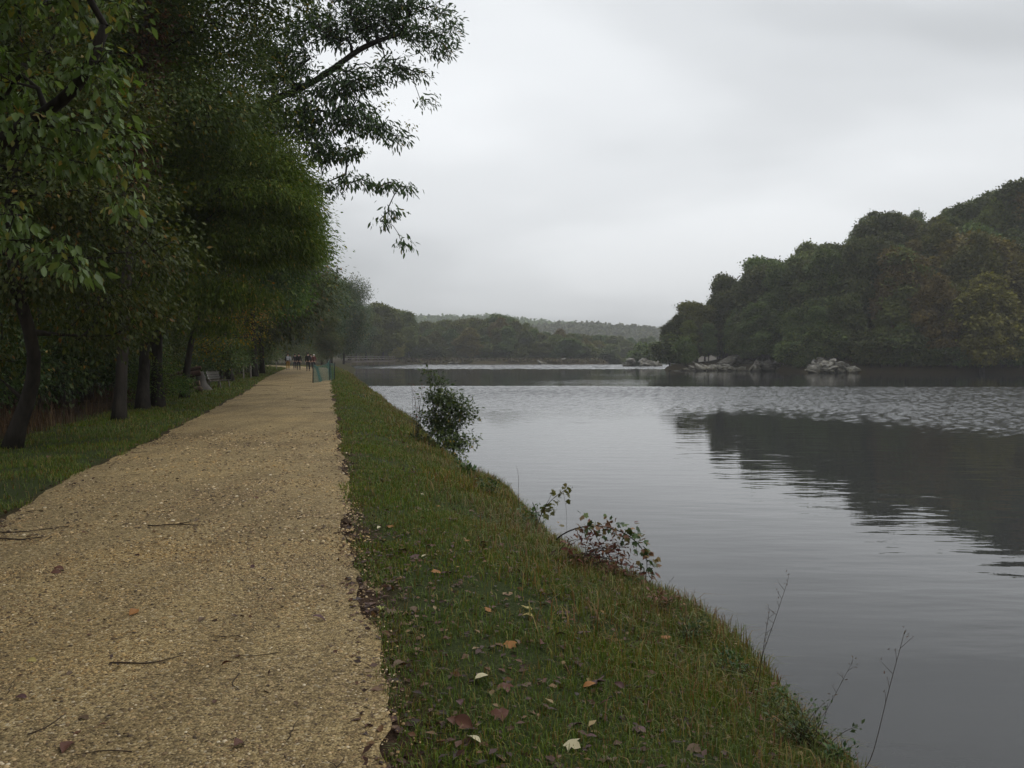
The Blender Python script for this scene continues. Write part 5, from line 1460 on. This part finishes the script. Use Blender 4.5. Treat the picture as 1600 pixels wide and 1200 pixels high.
def footbridge():
    D = 205.0
    a = P(543, 564, D); b = P(612, 565, D + 26); L = float(np.linalg.norm((b - a)[:2])); ang = math.atan2(b[1] - a[1], b[0] - a[0])
    root = thing('footbridge', 'low dark wooden footbridge with railings at the far left shore', 'bridge', (a[0], a[1], WATER), ang)
    zd = 1.25
    mb = MB(); mb.box((L / 2, 0, zd), (L, 2.0, .16)); mb.box((L / 2, -.9, zd - .22), (L, .18, .28)); mb.box((L / 2, .9, zd - .22), (L, .18, .28)); mb.build('deck', M['bridge_wood'], root)
    for s in (-.95, .95):
        mb = MB(); mb.box((L / 2, s, zd + 1.12), (L, .14, .10)); mb.box((L / 2, s, zd + .62), (L, .07, .12)); mb.build('rail', M['wood_grey'], root)
        n = int(L / 2.2)
        for k in range(n + 1):
            mb = MB(); mb.box((k * L / n, s + (.10 if s > 0 else -.10), zd + .52), (.13, .06, 1.26)); mb.build('post', M['bridge_wood'], root)
    n = int(L / 3.0)
    for k in range(n + 1):
        for s in (-.8, .8):
            mb = MB(); mb.tube([(k * L / n, s, -1.0), (k * L / n, s, zd - .37)], [.17, .15], 8); mb.build('pile', M['bridge_wood'], root)
footbridge()

# ------------------------------------------------------------------ walkers
def skin_obj(nodes, edges, root_i=0, sub=2):
    """nodes: list of ((x,y,z), rx, ry); one continuous skinned surface, returned as a plain mesh"""
    me = bpy.data.meshes.new('tmp'); me.from_pydata([n[0] for n in nodes], edges, []); o = bpy.data.objects.new('tmp', me); COL.objects.link(o)
    md = o.modifiers.new('s', 'SKIN'); md.use_smooth_shade = True
    for i, n in enumerate(nodes):
        sv = me.skin_vertices[0].data[i]; sv.radius = (n[1], n[2]); sv.use_root = (i == root_i)
    if sub: o.modifiers.new('sub', 'SUBSURF').levels = sub
    dg = bpy.context.evaluated_depsgraph_get(); ev = o.evaluated_get(dg); m2 = bpy.data.meshes.new_from_object(ev)
    bpy.data.objects.remove(o); bpy.data.meshes.remove(me)
    return m2
def person(label, loc, rz, H, jacket, trousers, hair, stride=.22, cap=None, arm_bend=0.0, wide=1.0, sleeve=None):
    s = H / 1.74
    root = thing('person', label, 'person', loc, rz); root.scale = (s, s, s)
    nodes = []; edges = []
    def add(p, rx, par=None, ry=None):
        nodes.append((p, rx, ry if ry else rx)); i = len(nodes) - 1
        if par is not None: edges.append((par, i))
        return i
    hip = add((0, 0, .94), .135 * wide, None, .11); wa = add((0, .0, 1.10), .125 * wide, hip, .095); ch = add((0, .015, 1.30), .145 * wide, wa, .11); ub = add((0, .01, 1.43), .085, ch, .075)
    nk = add((0, .015, 1.51), .052, ub); jaw = add((0, .045, 1.565), .058, nk, .066); hd = add((0, .03, 1.645), .076, jaw, .09); tp = add((0, .015, 1.72), .05, hd, .055)
    add((0, .135, 1.62), .014, hd)                                                    # nose
    for sx in (-1, 1): add((sx * .088, .02, 1.63), .018, hd, .012)                    # ears
    J = {}
    for sx in (-1, 1):
        f = stride * sx
        th = add((sx * .095, 0, .86), .088, hip); kn = add((sx * .10, f * .45 + .02, .50), .058, th); cf = add((sx * .10, f * .75 - .02, .34), .056, kn); an = add((sx * .10, f * 1.0 - .03, .085), .038, cf); he = add((sx * .105, f + .05, .045), .038, an); add((sx * .115, f + .17, .03), .030, he)
        g = -stride * sx * .8
        sh = add((sx * .185, .0, 1.41), .062, ub); el = add((sx * .245, g * .4 - .03, 1.14), .045, sh); wr = add((sx * .25, g * 1.0 + .04 + arm_bend * .16, .90 + arm_bend * .2), .030, el); pa = add((sx * .25, g * 1.15 + .06 + arm_bend * .2, .83 + arm_bend * .21), .036, wr, .022)
        pp = nodes[pa][0]
        for q, (oy, l) in enumerate(((.024, .075), (.008, .085), (-.008, .08), (-.022, .06))):
            k1 = add((pp[0] - sx * .004, pp[1] + oy, pp[2] - .045), .0095, pa); k2 = add((pp[0] - sx * .012, pp[1] + oy + .004, pp[2] - .045 - l * .5), .0085, k1); add((pp[0] - sx * .026, pp[1] + oy + .01, pp[2] - .045 - l * .85), .0075, k2)
        t1 = add((pp[0] - sx * .01, pp[1] + .042, pp[2] + .005), .011, pa); add((pp[0] - sx * .014, pp[1] + .058, pp[2] - .035), .0085, t1)
        J[sx] = (th, kn, cf, an, sh, el, wr)
    body = link('body', skin_obj(nodes, edges), root); body.data.materials.clear(); body.data.materials.append(M['skin'])
    P_ = lambda i: nodes[i][0]
    jn = [((0, 0, .86), .155 * wide, .13), ((0, 0, 1.10), .148 * wide, .118), ((0, .015, 1.30), .168 * wide, .132), ((0, .01, 1.435), .105, .092), ((0, .015, 1.50), .066, .066)]; je = [(0, 1), (1, 2), (2, 3), (3, 4)]
    for sx in (-1, 1):
        sh, el, wr = J[sx][4:]; i = len(jn)
        jn += [(P_(sh), .076, .076), (P_(el), .06, .06), (P_(wr), .045, .045)]; je += [(3, i), (i, i + 1), (i + 1, i + 2)]
    jm = skin_obj(jn, je); jm.materials.clear(); jm.materials.append(cloth('jacket_cloth', jacket)); link('jacket', jm, root)
    tn = [((0, 0, .98), .148 * wide, .122), ((0, 0, .90), .152 * wide, .125)]; te = [(0, 1)]
    for sx in (-1, 1):
        th, kn, cf, an = J[sx][:4]; i = len(tn)
        tn += [(P_(th), .104, .104), (P_(kn), .076, .076), (P_(cf), .070, .070), (tuple(np.array(P_(an)) + (0, 0, .03)), .062, .062)]; te += [(1, i), (i, i + 1), (i + 1, i + 2), (i + 2, i + 3)]
    tm = skin_obj(tn, te); tm.materials.clear(); tm.materials.append(cloth('trouser_cloth', trousers)); link('trousers', tm, root)
    for sx in (-1, 1):
        a = np.array(P_(J[sx][3])); mb = MB(); mb.tube([a + (0, -.04, .0), a + (0, .0, -.035), a + (.005 * sx, .08, -.045), a + (.01 * sx, .17, -.055), a + (.01 * sx, .215, -.062)], [.035, .05, .048, .042, .02], 8); mb.build('shoe', cloth('shoe_cloth', (.03, .03, .03)), root, smooth=True)
    # hair or cap: shell over the upper head
    import bmesh
    bm = bmesh.new(); bmesh.ops.create_uvsphere(bm, u_segments=16, v_segments=10, radius=1)
    for v in list(bm.verts):
        if v.co.z < -.35 or (v.co.y > .55 and v.co.z < .25): bm.verts.remove(v)
    hv = np.array([v.co[:] for v in bm.verts]); bm.verts.index_update(); hf3 = [[v.index for v in f.verts] for f in bm.faces]; bm.free()
    hv = hv * np.array([.092, .106, .098]) + np.array([0, .022, 1.655])
    me = bpy.data.meshes.new('hair'); me.from_pydata(hv.tolist(), [], hf3); me.materials.append(cloth('hair_strands' if cap is None else 'cap_cloth', hair if cap is None else cap))
    ho = link('hair' if cap is None else 'cap', me, root); ho.modifiers.new('thick', 'SOLIDIFY').thickness = .012
    if cap is not None:
        mb = MB(); mb.box((0, .15, 1.665), (.15, .11, .014), rx=-.15); mb.build('brim', cloth('brim_cloth', cap), ho)
    if sleeve: 
        sh, el, wr = J[1][4:]; mb = MB(); mb.tube([P_(sh), P_(el), P_(wr)], [.082, .066, .05], 8); mb.build('sleeve', cloth('sleeve_cloth', sleeve), root, smooth=True)
    return root
def backpack(label, loc, rz, c):
    root = thing('backpack', label, 'backpack', loc, rz)
    mb = MB(); mb.box((0, 0, .22), (.30, .17, .44), bev=.45); mb.build('pack', cloth('pack_cloth', c), root)
    mb = MB(); mb.box((0, -.10, .14), (.22, .06, .2), bev=.45); mb.build('pocket', cloth('pocket_cloth', tuple(a * .8 for a in c)), root)
    for sx in (-1, 1):
        mb = MB(); mb.tube([(sx * .09, .07, .42), (sx * .10, .16, .47), (sx * .105, .25, .40), (sx * .11, .27, .25), (sx * .11, .18, .10), (sx * .11, .08, .05)], .018, 6); mb.build('strap', cloth('strap_cloth', (.05, .05, .05)), root, smooth=True)
def walkers():
    def at(px, py): a = G(px, py); return np.array([a[0], a[1], float(path_z(a[0], a[1]))])
    az = math.radians(12)
    p1 = at(450, 578); person('walker in ochre yellow trousers with a pale backpack on the left', p1, az, 1.76, (.03, .03, .035), (.30, .17, .025), (.03, .02, .015), .16, sleeve=(.35, .36, .38))
    backpack('pale grey backpack on the back of the walker in yellow trousers', p1 + np.array([.03, -.19, 1.02]), az, (.42, .44, .47))
    p2 = at(461, 577.5); person('walker in dark clothes with a bluish shade, left of the middle pair', p2, az, 1.70, (.02, .018, .028), (.03, .026, .045), (.02, .015, .012), .24, arm_bend=.6)
    p3 = at(467, 579); person('walker all in black, right of the middle pair', p3, az, 1.74, (.015, .014, .018), (.022, .02, .03), (.02, .015, .012), .26)
    p4 = at(481.5, 580.5); person('broad walker all in black in front of the net fence', p4, az, 1.80, (.012, .012, .015), (.014, .013, .017), (.015, .012, .01), .18, wide=1.15)
    p5 = at(490.5, 578.5); person('walker in a red top and white cap half hidden by the net fence', p5, az, 1.66, (.12, .03, .028), (.02, .02, .025), (.1, .08, .06), .2, cap=(.75, .74, .72), arm_bend=.5)
    p6 = at(486, 577); person('walker in a grey top between the broad one and the net fence', p6, az, 1.68, (.16, .16, .17), (.02, .02, .025), (.03, .02, .015), .2)
walkers()

# ------------------------------------------------------------------ unseen trees added behind and beside the camera to shade the near path
plant('L1', -7.0, 2.2, 1.0, (1.2, 1.2, 1.05), 'tree beside the near path, outside the left of the frame')
plant('L2', -4.6, -4.5, 2.0, (1.45, 1.45, 1.05), 'tree overhanging the path behind the camera')

# ------------------------------------------------------------------ haze
def haze():
    import bmesh
    bm = bmesh.new(); bmesh.ops.create_cube(bm, size=1)
    me = bpy.data.meshes.new('haze'); bm.to_mesh(me); bm.free()
    m, nt, out = newmat('haze_air')
    v = N(nt, 'ShaderNodeVolumePrincipled', ins={'Color': (.86, .87, .88, 1), 'Density': HAZE, 'Anisotropy': 0.2})
    nt.links.new(v.outputs[0], out.inputs['Volume'])
    me.materials.append(m)
    o = link('haze', me, loc=(0, 0, 56), kind='stuff'); o.scale = (3900, 3900, 120); tag(o, 'thin pale mist lying over the far shore and ridges', 'haze')
HAZE = 0.0005
haze()
